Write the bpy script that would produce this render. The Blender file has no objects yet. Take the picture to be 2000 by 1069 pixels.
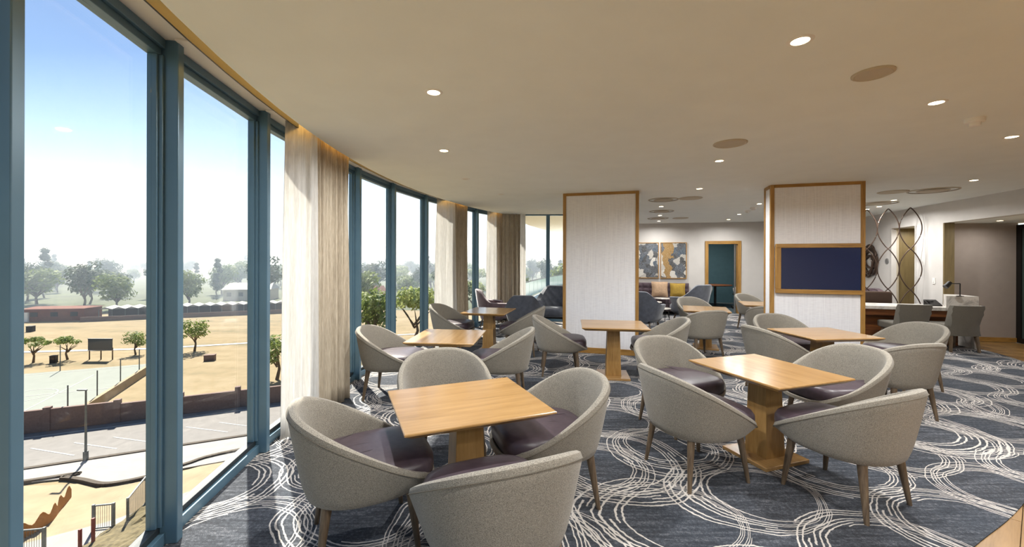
import bpy, bmesh, math, random
from mathutils import Vector, Matrix, noise
random.seed(7)
C = bpy.context.scene.collection
PI = math.pi
S = bpy.context.scene

# ------------------------------------------------------------------ camera, sky, sun, exposure
EYE, FPX, HOR, ROLL = 1.55, 808.0, 508.1, math.radians(.17)
cd = bpy.data.cameras.new('camera'); cam = bpy.data.objects.new('camera', cd); C.objects.link(cam)
cam.matrix_world = Matrix.Translation((0, 0, EYE)) @ Matrix.Rotation(PI/2, 4, 'X') @ Matrix.Rotation(ROLL, 4, 'Z')
cd.sensor_width = 36; cd.lens = FPX / 2000 * 36
cd.shift_y = -(534.5 - HOR) / 2000
cd.clip_start = .05; cd.clip_end = 6000
S.camera = cam

SUN_EL = math.radians(46); SUN_AZ = math.atan2(-.54, .84)       # from +Y towards +X
w = bpy.data.worlds.new('sky'); S.world = w; w.use_nodes = True
nt = w.node_tree; bg = nt.nodes['Background']
sky = nt.nodes.new('ShaderNodeTexSky'); sky.sky_type = 'NISHITA'
sky.sun_disc = False; sky.sun_elevation = SUN_EL; sky.sun_rotation = SUN_AZ
sky.altitude = 1500; sky.air_density = 1.0; sky.dust_density = .35; sky.ozone_density = 1.2
nt.links.new(sky.outputs[0], bg.inputs[0]); bg.inputs[1].default_value = .082
sd = bpy.data.lights.new('sun', 'SUN'); sd.energy = 7.6; sd.angle = math.radians(.9); sd.color = (1, .93, .82)
so = bpy.data.objects.new('sun', sd); C.objects.link(so)
sdir = Vector((math.sin(SUN_AZ)*math.cos(SUN_EL), math.cos(SUN_AZ)*math.cos(SUN_EL), math.sin(SUN_EL)))
so.rotation_euler = sdir.to_track_quat('Z', 'Y').to_euler(); so.location = sdir * 60
LAMP_W = 8.5
COVE = 4.0
HAZE = .0034
S.view_settings.view_transform = 'Standard'; S.view_settings.look = 'None'
S.view_settings.gamma = 1; S.view_settings.use_curve_mapping = False
S.view_settings.exposure = 1.0
S.cycles.max_bounces = 10; S.cycles.diffuse_bounces = 5; S.cycles.transparent_max_bounces = 24
S.cycles.volume_bounces = 0; S.cycles.sample_clamp_indirect = 6; S.cycles.caustics_reflective = False

# ------------------------------------------------------------------ helpers
def at(u, v, z=None, y=None):
    """point seen at pixel (u, v) on height z or at distance y"""
    a = (u - 1000) / FPX; b = (HOR - v) / FPX
    c, s = math.cos(ROLL), math.sin(ROLL)
    rx, rz = c*a - s*b, s*a + c*b
    t = y if z is None else (z - EYE) / rz
    return Vector((rx*t, t, EYE + rz*t))

class MB:
    def __init__(s): s.v = []; s.f = []
    def add(s, vs, fs):
        o = len(s.v); s.v += [tuple(p) for p in vs]; s.f += [tuple(i + o for i in f) for f in fs]
    def box(s, c, d, rz=0, M=None):
        x, y, z = d[0]/2, d[1]/2, d[2]/2
        vs = [Vector((i*x, j*y, k*z)) for k in (-1, 1) for j in (-1, 1) for i in (-1, 1)]
        R = Matrix.Rotation(rz, 3, 'Z'); vs = [R @ p + Vector(c) for p in vs]
        if M: vs = [M @ p for p in vs]
        s.add(vs, [(0, 2, 3, 1), (4, 5, 7, 6), (0, 1, 5, 4), (2, 6, 7, 3), (0, 4, 6, 2), (1, 3, 7, 5)])
    def prism(s, pts, z0, z1):
        n = len(pts)
        a = sum(pts[i][0]*pts[(i+1) % n][1] - pts[(i+1) % n][0]*pts[i][1] for i in range(n))
        if a < 0: pts = pts[::-1]
        s.add([(p[0], p[1], z0) for p in pts] + [(p[0], p[1], z1) for p in pts],
              [tuple(range(n))[::-1], tuple(range(n, 2*n))] + [(i, (i+1) % n, (i+1) % n + n, i + n) for i in range(n)])
    def frustum(s, c0, d0, c1, d1, n=4, rot=0, round_=False):
        def ring(c, d):
            if n == 4 and not round_:
                return [Vector((c[0] + i*d[0]/2, c[1] + j*d[1]/2, c[2])) for i, j in ((-1, -1), (1, -1), (1, 1), (-1, 1))]
            return [Vector((c[0] + math.cos(rot + 2*PI*k/n)*d[0]/2, c[1] + math.sin(rot + 2*PI*k/n)*d[1]/2, c[2])) for k in range(n)]
        s.add(ring(c0, d0) + ring(c1, d1), [tuple(range(n))[::-1], tuple(range(n, 2*n))] + [(i, (i+1) % n, (i+1) % n + n, i + n) for i in range(n)])
    def tube(s, pts, r, n=8, closed=False):
        pts = [Vector(p) for p in pts]; m = len(pts); rings = []
        for i, p in enumerate(pts):
            a = pts[(i-1) % m] if (closed or i) else p; b = pts[(i+1) % m] if (closed or i < m-1) else p
            t = (b - a).normalized(); up = Vector((0, 0, 1)) if abs(t.z) < .95 else Vector((1, 0, 0))
            x = t.cross(up).normalized(); y = x.cross(t)
            rr = r[i] if isinstance(r, (list, tuple)) else r
            rings.append([p + (x*math.cos(2*PI*k/n) + y*math.sin(2*PI*k/n))*rr for k in range(n)])
        vs = [q for R_ in rings for q in R_]; fs = []
        for i in range(m if closed else m - 1):
            j = (i + 1) % m
            fs += [(i*n + k, i*n + (k+1) % n, j*n + (k+1) % n, j*n + k) for k in range(n)]
        if not closed: fs += [tuple(range(n))[::-1], tuple(range((m-1)*n, m*n))]
        s.add(vs, fs)
    def lathe(s, prof, c=(0, 0, 0), n=24, cap=True):
        vs = [Vector((c[0] + r*math.cos(2*PI*k/n), c[1] + r*math.sin(2*PI*k/n), c[2] + z)) for r, z in prof for k in range(n)]
        fs = [(i*n + k, i*n + (k+1) % n, (i+1)*n + (k+1) % n, (i+1)*n + k) for i in range(len(prof)-1) for k in range(n)]
        if cap: fs += [tuple(range(n))[::-1], tuple(range((len(prof)-1)*n, len(prof)*n))]
        s.add(vs, fs)
    def grid(s, P):
        r, c = len(P), len(P[0])
        s.add([p for row in P for p in row], [(i*c + j, i*c + j + 1, (i+1)*c + j + 1, (i+1)*c + j) for i in range(r-1) for j in range(c-1)])
    def mesh(s, name, mat, smooth=False, angle=None, fix=True):
        me = bpy.data.meshes.new(name); me.from_pydata(s.v, [], s.f)
        if fix:
            b = bmesh.new(); b.from_mesh(me); bmesh.ops.recalc_face_normals(b, faces=b.faces); b.to_mesh(me); b.free()
        if smooth:
            me.polygons.foreach_set('use_smooth', [True]*len(me.polygons))
            if angle: me.set_sharp_from_angle(angle=math.radians(angle))
        for m in (mat if isinstance(mat, (list, tuple)) else [mat]): me.materials.append(m)
        return me
    def build(s, name, mat, parent=None, smooth=False, angle=None, bevel=0, fix=True, **props):
        o = bpy.data.objects.new(name, s.mesh(name, mat, smooth, angle, fix)); C.objects.link(o)
        if parent: o.parent = parent
        if bevel:
            m = o.modifiers.new('bevel', 'BEVEL'); m.width = bevel; m.segments = 2; m.limit_method = 'ANGLE'; m.angle_limit = math.radians(40)
        for k, v in props.items(): o[k] = v
        return o

def empty(name, loc=(0, 0, 0), rz=0, **props):
    o = bpy.data.objects.new(name, None); C.objects.link(o); o.location = loc; o.rotation_euler = (0, 0, rz); o.empty_display_size = .1
    for k, v in props.items(): o[k] = v
    return o
def copy_tree(o, parent=None):
    c = o.copy(); C.objects.link(c); c.parent = parent
    for ch in list(o.children): copy_tree(ch, c)
    return c
def put(o, loc, rz=0, label=None, group=None, scale=None):
    o.location = loc; o.rotation_euler = (0, 0, rz)
    if label: o['label'] = label
    if group: o['group'] = group
    if scale: o.scale = scale
    return o
def disp(h):
    """display colour (hex) to linear"""
    r = [int(h[i:i+2], 16)/255 for i in (0, 2, 4)]
    return tuple(c/12.92 if c <= .04045 else ((c + .055)/1.055)**2.4 for c in r)

# ------------------------------------------------------------------ materials
class N:
    def __init__(s, name):
        s.m = bpy.data.materials.new(name); s.m.use_nodes = True; s.t = s.m.node_tree; s.b = s.t.nodes['Principled BSDF']; s.out = s.t.nodes['Material Output']
    def n(s, typ, **kw):
        nd = s.t.nodes.new('ShaderNode' + typ)
        for k, v in kw.items():
            if k.startswith('i_'): nd.inputs[k[2:].replace('_', ' ')].default_value = v
            else: setattr(nd, k, v)
        return nd
    def l(s, a, b): s.t.links.new(a, b)
    def math(s, op, a, b=None, c=None):
        nd = s.n('Math', operation=op)
        for i, x in enumerate((a, b, c)):
            if x is None: continue
            if isinstance(x, (int, float)): nd.inputs[i].default_value = x
            else: s.l(x, nd.inputs[i])
        return nd.outputs[0]
    def coords(s, kind='Object', scale=(1, 1, 1), loc=(0, 0, 0)):
        tc = s.n('TexCoord'); mp = s.n('Mapping'); s.l(tc.outputs[kind], mp.inputs[0])
        mp.inputs['Scale'].default_value = scale; mp.inputs['Location'].default_value = loc
        return mp.outputs[0]
    def noise(s, vec, scale, detail=3, rough=.5, dist=0):
        nd = s.n('TexNoise'); s.l(vec, nd.inputs['Vector'])
        nd.inputs['Scale'].default_value = scale; nd.inputs['Detail'].default_value = detail; nd.inputs['Roughness'].default_value = rough; nd.inputs['Distortion'].default_value = dist
        return nd.outputs['Fac']
    def ramp(s, fac, stops, interp='LINEAR'):
        nd = s.n('ValToRGB'); s.l(fac, nd.inputs[0]); e = nd.color_ramp.elements; nd.color_ramp.interpolation = interp
        while len(e) < len(stops): e.new(.5)
        for k, (p, c) in enumerate(stops): e[k].position = p; e[k].color = (*c, 1)
        return nd.outputs[0]
    def mix(s, f, a, b, typ='MIX'):
        nd = s.n('Mix', data_type='RGBA', blend_type=typ)
        for sock, x in ((nd.inputs[0], f), (nd.inputs[6], a), (nd.inputs[7], b)):
            if isinstance(x, (int, float)): sock.default_value = x
            elif isinstance(x, tuple): sock.default_value = (*x, 1)
            else: s.l(x, sock)
        return nd.outputs[2]
    def bump(s, h, st=.3, d=.01):
        nd = s.n('Bump'); nd.inputs['Strength'].default_value = st; nd.inputs['Distance'].default_value = d
        s.l(h, nd.inputs['Height']); s.l(nd.outputs[0], s.b.inputs['Normal'])
    def set(s, color=None, rough=None, metal=None, **kw):
        if color is not None:
            if isinstance(color, tuple): s.b.inputs['Base Color'].default_value = (*color, 1)
            else: s.l(color, s.b.inputs['Base Color'])
        if rough is not None:
            if isinstance(rough, (int, float)): s.b.inputs['Roughness'].default_value = rough
            else: s.l(rough, s.b.inputs['Roughness'])
        if metal is not None: s.b.inputs['Metallic'].default_value = metal
        for k, v in kw.items(): s.b.inputs[k.replace('_', ' ')].default_value = v
        return s

def plain(name, col, rough=.5, metal=0, grain=.12, scale=8, bump=0, **kw):
    m = N(name); v = m.coords()
    f = m.noise(v, scale, 4)
    a = tuple(c*(1 - grain) for c in col); b = tuple(min(1, c*(1 + grain)) for c in col)
    m.set(m.ramp(f, [(.3, a), (.7, b)]), rough, metal, **kw)
    if bump: m.bump(f, bump, .004)
    return m.m
def wood(name, dark, mid, light, axis=0, rough=.38, scale=1.0):
    m = N(name); sc = [11*scale]*3; sc[axis] = .9*scale
    v = m.coords(scale=tuple(sc))
    f1 = m.noise(v, 1.6, 6, .6, .7); f2 = m.noise(v, 7, 3, .6)
    f = m.math('MULTIPLY_ADD', f2, .35, m.math('MULTIPLY', f1, .75))
    col = m.ramp(f, [(.30, dark), (.48, mid), (.75, light)])
    m.set(col, rough, Coat_Weight=.45 if rough < .3 else .0, Coat_Roughness=.16); m.bump(f, .12, .003)
    return m.m
def fabric(name, dark, light, sc=1.0, rough=.9, bump=.5):
    m = N(name); v = m.coords()
    a = m.noise(m.coords(scale=(1, 1, 2.2)), 230*sc, 2, .6); b = m.noise(v, 560*sc, 2, .6); c = m.noise(v, 6, 2)
    f = m.math('ADD', m.math('MULTIPLY', a, .6), m.math('MULTIPLY', b, .4))
    col = m.ramp(f, [(.38, dark), (.5, tuple((p+q)/2 for p, q in zip(dark, light))), (.62, light)])
    m.set(m.mix(m.math('MULTIPLY', c, .25), col, tuple(q*.8 for q in light)), rough, **{'Sheen_Weight': .15})
    m.bump(f, bump, .0025)
    return m.m

M = {}
M['ceiling'] = plain('ceiling_paint', disp('E7EAE6'), .9, grain=.02, scale=3)
M['wall'] = plain('wall_paint', disp('C9C4BF'), .85, grain=.03, scale=4)
M['wallpaper'] = None
def wallpaper():
    m = N('grasscloth_wallpaper'); v = m.coords(scale=(90, 90, 1.6)); f = m.noise(v, 1, 4, .6); g = m.noise(m.coords(scale=(14, 14, 60)), 1, 2)
    h = m.math('MULTIPLY_ADD', g, .3, m.math('MULTIPLY', f, .7))
    m.set(m.ramp(h, [(.32, disp('DCDBE0')), (.5, disp('EAE9ED')), (.7, disp('F2F2F5'))]), .8); m.bump(h, .35, .004); return m.m
M['wallpaper'] = wallpaper()
M['oak_x'] = wood('oak_along_x', disp('7A5A30'), disp('9E7846'), disp('B48E5C'), 0, .28)
M['oak_y'] = wood('oak_along_y', disp('7A5A30'), disp('9E7846'), disp('B48E5C'), 1, .28)
M['oak_z'] = wood('oak_upright', disp('76562C'), disp('997440'), disp('B08A54'), 2, .4)
M['oak_trim_z'] = wood('oak_trim_upright', disp('6E4A1E'), disp('9A7136'), disp('B58A4A'), 2, .42)
M['oak_trim_x'] = wood('oak_trim_across', disp('6E4A1E'), disp('9A7136'), disp('B58A4A'), 0, .42)
M['leg'] = wood('smoked_oak_leg', disp('30261D'), disp('584838'), disp('7A6852'), 2, .45, 2.5)
M['walnut'] = wood('dark_wood_front', disp('2E1608'), disp('65391A'), disp('8A5326'), 0, .4)
M['floor_oak'] = wood('floor_oak', disp('664824'), disp('866539'), disp('9A774A'), 0, .33)
M['tweed'] = fabric('grey_beige_tweed', disp('4A443C'), disp('A69F92'))
M['grey_fabric'] = fabric('grey_woven_fabric', disp('443F37'), disp('746E62'))
M['leather'] = plain('plum_leather', disp('43383F'), .38, grain=.18, scale=22, bump=.25)
M['seam'] = plain('seam_thread', disp('6A6357'), .9)
M['mullion'] = plain('grey_blue_frame_paint', disp('587689'), .36, .2, grain=.05, scale=5)
M['gasket'] = plain('dark_gasket', disp('22282C'), .5, grain=.05)
M['white'] = plain('white_plastic', disp('E6E2DC'), .45, grain=.02)
M['offwhite'] = plain('painted_diffuser', disp('B9AD97'), .6, grain=.02)
M['dark'] = plain('dark_slot', disp('1C1B1A'), .7, grain=.05)
M['black'] = plain('black_metal', disp('1A1817'), .4, .3, grain=.05)
M['bronze'] = plain('bronze_tube', disp('4A3A30'), .4, .5, grain=.1)
M['marble'] = None
def marble():
    m = N('pale_marble'); v = m.coords(); f = m.noise(v, 3, 8, .6, 1.6)
    m.set(m.ramp(f, [(.38, disp('A8A29B')), (.5, disp('D8D2CA')), (.7, disp('E6E1DA'))]), .3); return m.m
M['marble'] = marble()
M['velvet_blue'] = plain('blue_grey_velvet', disp('50545F'), .75, grain=.22, scale=14, Sheen_Weight=.5)
M['velvet_plum'] = plain('mauve_velvet', disp('6A565C'), .75, grain=.22, scale=14, Sheen_Weight=.5)
M['sofa'] = plain('aubergine_velvet', disp('4C3A42'), .75, grain=.2, scale=12, Sheen_Weight=.4)
M['tan'] = plain('tan_cushion_cloth', disp('A98C70'), .85, grain=.15, scale=20)
M['mustard'] = plain('mustard_cushion_cloth', disp('96792C'), .85, grain=.12, scale=20)
M['teal'] = plain('teal_wall_paint', disp('4C6C76'), .8, grain=.05)
M['brown_door'] = wood('brown_door_veneer', disp('5A4A30'), disp('70603F'), disp('7E6C48'), 2, .5)
M['taupe'] = plain('taupe_wall_paint', disp('A3968D'), .85, grain=.03)
M['steel'] = plain('brushed_steel', disp('A8A8A8'), .3, .9, grain=.06)
M['grey_glass'] = plain('smoked_door_glass', disp('3A4540'), .12, 0, grain=.04)

def emit(name, col, st):
    m = N(name); m.set(col, .4); m.b.inputs['Emission Color'].default_value = (*col, 1); m.b.inputs['Emission Strength'].default_value = st; return m.m
M['lens'] = emit('lit_lamp_lens', (1, .80, .50), 9)
M['lens_off'] = plain('unlit_lens', disp('D8D2C6'), .4, grain=.03)
M['cove'] = emit('warm_led_strip', (1, .55, .12), COVE)

def glass():
    m = N('window_glass'); t = m.t
    tr = m.n('BsdfTransparent'); tr.inputs[0].default_value = (.97, .985, .985, 1)
    gl = m.n('BsdfGlossy'); gl.inputs['Roughness'].default_value = .02
    lw = m.n('LayerWeight'); fr = m.math('MULTIPLY_ADD', m.math('POWER', lw.outputs['Facing'], 5), .5, .022)
    mx = m.n('MixShader'); m.l(fr, mx.inputs[0]); m.l(tr.outputs[0], mx.inputs[1]); m.l(gl.outputs[0], mx.inputs[2]); m.l(mx.outputs[0], m.out.inputs[0])
    return m.m
M['glass'] = glass()

def carpet():
    m = N('swirl_carpet'); tc = m.n('TexCoord'); P = tc.outputs['Object']
    wob = m.n('TexNoise'); m.l(P, wob.inputs['Vector']); wob.inputs['Scale'].default_value = 2.2; wob.inputs['Detail'].default_value = 2
    wv = m.n('VectorMath', operation='MULTIPLY_ADD'); m.l(wob.outputs['Color'], wv.inputs[0]); wv.inputs[1].default_value = (.11, .11, 0); m.l(P, wv.inputs[2])
    fine = m.n('TexNoise'); m.l(P, fine.inputs['Vector']); fine.inputs['Scale'].default_value = 26; fine.inputs['Detail'].default_value = 2
    total = None
    for k, (sp, off, rot, sx) in enumerate((((.98), (.13, .31), 20, 1.16), ((.98), (.58, .76), 20, 1.16), ((1.3), (.35, .05), -40, 1.0))):
        mp = m.n('Mapping'); m.l(wv.outputs[0], mp.inputs[0])
        mp.inputs['Location'].default_value = (*off, 0); mp.inputs['Rotation'].default_value = (0, 0, math.radians(rot)); mp.inputs['Scale'].default_value = (1/(sp*sx), 1/sp, 0)
        fl = m.n('VectorMath', operation='FLOOR'); m.l(mp.outputs[0], fl.inputs[0])
        fr = m.n('VectorMath', operation='FRACTION'); m.l(mp.outputs[0], fr.inputs[0])
        ce = m.n('VectorMath', operation='SUBTRACT'); m.l(fr.outputs[0], ce.inputs[0]); ce.inputs[1].default_value = (.5, .5, 0)
        ln = m.n('VectorMath', operation='LENGTH'); m.l(ce.outputs[0], ln.inputs[0]); d = ln.outputs['Value']
        sp_ = m.n('SeparateXYZ'); m.l(ce.outputs[0], sp_.inputs[0]); an = m.math('ARCTAN2', sp_.outputs[1], sp_.outputs[0])
        wn = m.n('TexWhiteNoise', noise_dimensions='3D'); m.l(fl.outputs[0], wn.inputs['Vector']); ws = m.n('SeparateColor'); m.l(wn.outputs['Color'], ws.inputs[0])
        ph = m.math('MULTIPLY', ws.outputs[0], 6.283); ph2 = m.math('MULTIPLY', ws.outputs[1], 6.283)
        rin = m.math('MULTIPLY_ADD', m.math('SINE', m.math('ADD', an, ph)), .075, .275 if k < 2 else .30)
        rout = m.math('MULTIPLY_ADD', m.math('SINE', m.math('ADD', an, ph2)), .035, .455)
        f = m.math('DIVIDE', m.math('SUBTRACT', d, rin), m.math('SUBTRACT', rout, rin))
        lines = 8.0 if k < 2 else 8.0
        fr2 = m.math('FRACT', m.math('ADD', m.math('MULTIPLY', f, lines), m.math('MULTIPLY', m.math('SUBTRACT', fine.outputs['Fac'], .5), .55)))
        tri = m.math('ABSOLUTE', m.math('SUBTRACT', fr2, .5))
        line = m.math('SMOOTH_MIN', 1, m.math('MAXIMUM', m.math('MULTIPLY', m.math('SUBTRACT', .20, tri), 14), 0), .1)
        inside = m.math('MULTIPLY', m.math('GREATER_THAN', f, 0), m.math('LESS_THAN', f, 1))
        # each strand runs only part of the way round
        idx = m.math('FLOOR', m.math('MULTIPLY', f, lines))
        brk = m.math('SINE', m.math('ADD', an, m.math('ADD', m.math('MULTIPLY', idx, 1.7), ph2)))
        line = m.math('MULTIPLY', m.math('MULTIPLY', line, inside), m.math('GREATER_THAN', brk, -.72))
        if k == 2: line = m.math('MULTIPLY', line, m.math('GREATER_THAN', ws.outputs[2], .62))
        total = line if total is None else m.math('MAXIMUM', total, line)
    sv = m.n('Mapping'); m.l(P, sv.inputs[0]); sv.inputs['Scale'].default_value = (3.2, 34, 1); sv.inputs['Rotation'].default_value = (0, 0, math.radians(14))
    st = m.noise(sv.outputs[0], 1, 4, .7); pile = m.noise(P, 170, 2, .6); big = m.noise(P, 1.3, 2)
    mid = m.noise(P, 46, 3, .7)
    base = m.ramp(m.math('ADD', m.math('MULTIPLY', st, .4), m.math('MULTIPLY_ADD', pile, .25, m.math('MULTIPLY', mid, .35))), [(.41, disp('1C1E23')), (.52, disp('3A3D44')), (.68, disp('808186'))])
    base = m.mix(m.math('MULTIPLY', m.math('SUBTRACT', big, .35), 1.2), base, m.mix(.5, base, disp('2E3D4E')))
    col = m.mix(m.math('MULTIPLY', total, .9), base, disp('C8C1BA'))
    m.set(col, .95); m.bump(m.math('ADD', pile, m.math('MULTIPLY', total, .4)), .5, .004)
    return m.m
M['carpet'] = carpet()

def curtain_mat(name, a, b, transl):
    m = N(name); v = m.coords(scale=(1, 1, 1)); f = m.noise(m.coords(scale=(160, 160, 9)), 1, 3, .7); g = m.noise(m.coords(scale=(50, 50, 1.2)), 1, 3, .6)
    h = m.math('ADD', m.math('MULTIPLY', f, .6), m.math('MULTIPLY', g, .4))
    col = m.ramp(h, [(.36, a), (.52, tuple((p+q)/2 for p, q in zip(a, b))), (.62, b)])
    m.set(col, .9); m.bump(h, .2, .003)
    tl = m.n('BsdfTranslucent'); m.l(col, tl.inputs[0]); mx = m.n('MixShader'); mx.inputs[0].default_value = transl
    m.l(m.b.outputs[0], mx.inputs[1]); m.l(tl.outputs[0], mx.inputs[2]); m.l(mx.outputs[0], m.out.inputs[0])
    return m.m
M['drape'] = curtain_mat('beige_slub_drape', disp('9C8F7C'), disp('CCC0AC'), .10)
M['lit_or_sheer'] = curtain_mat('white_lit_drape_or_sheer', disp('DAD8D4'), disp('F7F6F4'), .5)  # whiter copy of the drape, window light put into its colour

# ------------------------------------------------------------------ plan of the room
AC = Vector((9.779, 4.312)); AR = 11.849
def arc(deg, d=0):
    t = math.radians(deg); return Vector((AC.x - (AR - d)*math.cos(t), AC.y + (AR - d)*math.sin(t)))
H, HS = 2.68, 2.74                     # ceiling, window soffit
U = Vector((.965, -.262)); V = Vector((.262, .965))
W0 = Vector((8.44, 8.41))              # on the right hand wall
def wpt(t, s=0): return W0 + V*t + U*s
MUL = [-45.0, -40.2, -35.2, -30.2, -24.9, -19.7, -14.5, -9.93, -4.75, .15, 5.05, 10.35, 16.1, 21.0, 26.35, 31.4]
E0, E1 = Vector((-.335, 10.485)), Vector((2.0, 10.40))
B0, B1 = Vector((2.68, 13.03)), wpt(3.2)
ct = [arc(a, .255) for a in [-46 + i*2 for i in range(39)]]
room = ct + [Vector((.06, 10.22)), Vector((1.95, 10.16)), Vector((2.06, 10.4)), B0 + Vector((0, .05)), B1 + Vector((.05, .05)), wpt(-12.9), Vector((5.05, -4.02))]

# ---- floors
mb = MB(); mb.prism([(-6, -5), (12, -5), (12, 14), (-6, 14)], -.3, -.03)
# keep the slab inside the building line
slab = [arc(a, -.12) for a in [-46 + i*2 for i in range(39)]] + [Vector((-.2, 10.6)), Vector((2.1, 10.5)), Vector((2.75, 16.5)), Vector((10.5, 15)), Vector((10.2, 8)), Vector((7, -4.3))]
mb = MB(); mb.prism([tuple(p) for p in slab], -.35, -.034)
floor = mb.build('floor', M['floor_oak'], kind='structure')
for k, (x0, x1, y0, y1) in enumerate(((1.9, 5.2, 1.3, 3.0), (7.2, 10.0, 6.0, 8.3))):
    Rr = Matrix.Rotation(math.radians(38 if k == 0 else -15), 3, 'Z')
    cx, cy = (x0+x1)/2, (y0+y1)/2
    pm = MB(); pm.box((0, 0, -.02), (1.196, .156, .028)); pme = pm.mesh('plank', M['floor_oak'])
    for j in range(-9, 10):
        for i in range(-2, 3):
            p = Rr @ Vector((i*1.2 + (j % 3)*.4, j*.16, 0)) + Vector((cx, cy, 0))
            if x0 - .3 < p.x < x1 + .3 and y0 - .3 < p.y < y1 + .3 and (k == 0 or (p - Vector((*wpt(-1), 0))).dot(Vector((*U, 0))) < 1.1 or True):
                o = bpy.data.objects.new('plank', pme); C.objects.link(o); o.parent = floor; o.location = p; o.rotation_euler = (0, 0, math.radians(38 if k == 0 else -15))
edge = [Vector(p) for p in ((8.30, 7.45), (8.22, 7.07), (7.92, 6.4), (7.3, 5.5), (6.1, 4.4), (4.6, 3.45), (3.23, 2.62), (2.5, 2.24), (1.6, 1.75), (.9, 1.1), (.5, .3), (.6, -1), (1.5, -3.9))]
def catmull(pts, n=6):
    out = []
    for i in range(len(pts)-1):
        p0 = pts[max(i-1, 0)]; p1 = pts[i]; p2 = pts[i+1]; p3 = pts[min(i+2, len(pts)-1)]
        for k in range(n):
            t = k/n; out.append(.5*((2*p1) + (-p0 + p2)*t + (2*p0 - 5*p1 + 4*p2 - p3)*t*t + (-p0 + 3*p1 - 3*p2 + p3)*t**3))
    return out + [pts[-1]]
cp = [arc(a, -.03) for a in [-44 + i*2 for i in range(38)]] + [Vector((-.2, 10.4)), Vector((1.98, 10.33)), Vector((2.1, 10.45)), B0 - V*.02, B1 - V*.02, wpt(.0)] + catmull(edge)
mb = MB(); mb.prism([tuple(p) for p in cp], -.006, 0.0)
mb.build('floor_carpet', M['carpet'], kind='structure', label='dark blue grey carpet with pale swirling rings')

# ---- ceiling
mb = MB(); mb.prism([tuple(p) for p in room], H, H + .3)
mb.build('ceiling', M['ceiling'], kind='structure')
def strip(a0, a1, d0, d1, z0, z1, n=40):
    m = MB(); A = [arc(a0 + (a1-a0)*i/n, d0) for i in range(n+1)]; B = [arc(a0 + (a1-a0)*i/n, d1) for i in range(n+1)]
    for i in range(n): m.prism([tuple(A[i]), tuple(A[i+1]), tuple(B[i+1]), tuple(B[i])], z0, z1)
    b = bmesh.new(); bm_v = [b.verts.new(v) for v in m.v]
    for f in m.f: b.faces.new([bm_v[i] for i in f])
    bmesh.ops.remove_doubles(b, verts=b.verts, dist=1e-5); m.v = [tuple(v.co) for v in b.verts]; b.verts.index_update()
    keep = {}
    for f in b.faces: keep.setdefault(tuple(sorted(v.index for v in f.verts)), []).append([v.index for v in f.verts])
    m.f = [tuple(v[0]) for v in keep.values() if len(v) == 1]; b.free(); return m
strip(-45, 31.5, -.12, .165, HS, HS + .1).build('ceiling_soffit', M['white'], kind='structure')
strip(-45, 31.5, .158, .168, H + .025, HS + .1).build('trim_1', M['gasket'], kind='structure')
strip(-45, 31.5, .10, .32, H + .2, H + .26).build('ceiling_slot', M['white'], kind='structure')
strip(-45, 30.5, .243, .254, H + .10, H + .13).build('cove_light_strip', M['cove'], label='warm LED strip hidden in the curtain slot along the curved glazing', category='light strip')
mb = MB(); mb.prism([(-.6, 10.62), (-.3, 10.30), (2.1, 10.15), (2.2, 10.62)], HS, HS + .2); mb.build('ceiling_soffit_end', M['white'], kind='structure')

# ---- walls
def wall(name, a, b, z0, z1, th, mat, side=1, **kw):
    d = (b - a).normalized(); nrm = Vector((-d.y, d.x))*th*side
    m = MB(); m.prism([tuple(a), tuple(b), tuple(b + nrm), tuple(a + nrm)], z0, z1)
    return m.build(name, mat, kind='structure', **kw)
bd = (B1 - B0).normalized()
def bpt(x_ratio):      # on the back wall along the view ratio X/Y
    t = (x_ratio*B0.y - B0.x)/(bd.x - x_ratio*bd.y); return B0 + bd*t
D0, D1 = bpt(.4725), bpt(.5465)
wall('wall_back', B0 - bd*.1, D0, 0, H, .15, M['wall']); wall('wall_back_right', D1, B1 + bd*.2, 0, H, .15, M['wall'])
wall('wall_back_over_door', D0, D1, 2.06, H, .15, M['wall'])
wall('wall_end_return', E1 + Vector((.03, -.06)), B0, 0, H + .1, .12, M['wall'], 1)
wall('wall_rear', Vector((1.2, -4.05)), Vector((7.4, -4.05)), 0, H, .15, M['wall'], -1)
RD0, RD1 = wpt(.38), wpt(1.17)
wall('wall_right', wpt(-.43), RD0, 0, H, .14, M['wall'], -1); wall('wall_right_far', RD1, B1 + V*.1, 0, H, .14, M['wall'], -1)
wall('wall_right_over_door', RD0, RD1, 2.30, H, .14, M['wall'], -1)
wall('wall_right_bulkhead', wpt(-12.9), wpt(-.43), 2.29, H, .14, M['wall'], -1)
m_ = MB(); 
for p in (wpt(-.43, .002),): m_.prism([tuple(p), tuple(p + U*.16), tuple(p + U*.16 - V*.03), tuple(p - V*.03)], 0, 2.29)
m_.build('trim_2', M['brown_door'], kind='structure')
A0, A1, A2 = Vector((8.46, 8.14)), Vector((9.70, 7.93)), Vector((9.70, 7.93)) - V*12
wall('wall_alcove', A0, A1, 0, 2.34, .12, M['taupe'], 1)
m_ = MB(); m_.prism([tuple(A0 - V*.004), tuple(A1 - V*.004), tuple(A1 - V*.02), tuple(A0 - V*.02)], 0, .085); m_.build('baseboard_alcove', M['oak_trim_x'], kind='structure')
wall('wall_alcove_side', A1 - V*2.0, A2, 0, 2.34, .12, M['taupe'], 1)
m_ = MB(); m_.prism([tuple(wpt(-12.9, .14)), tuple(wpt(-.43, .14)), tuple(A0 + V*.1), tuple(A1 + V*.1 + U*.1), tuple(A2 + U*.1)], 2.29, 2.36); m_.build('ceiling_alcove', M['ceiling'], kind='structure')
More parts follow.
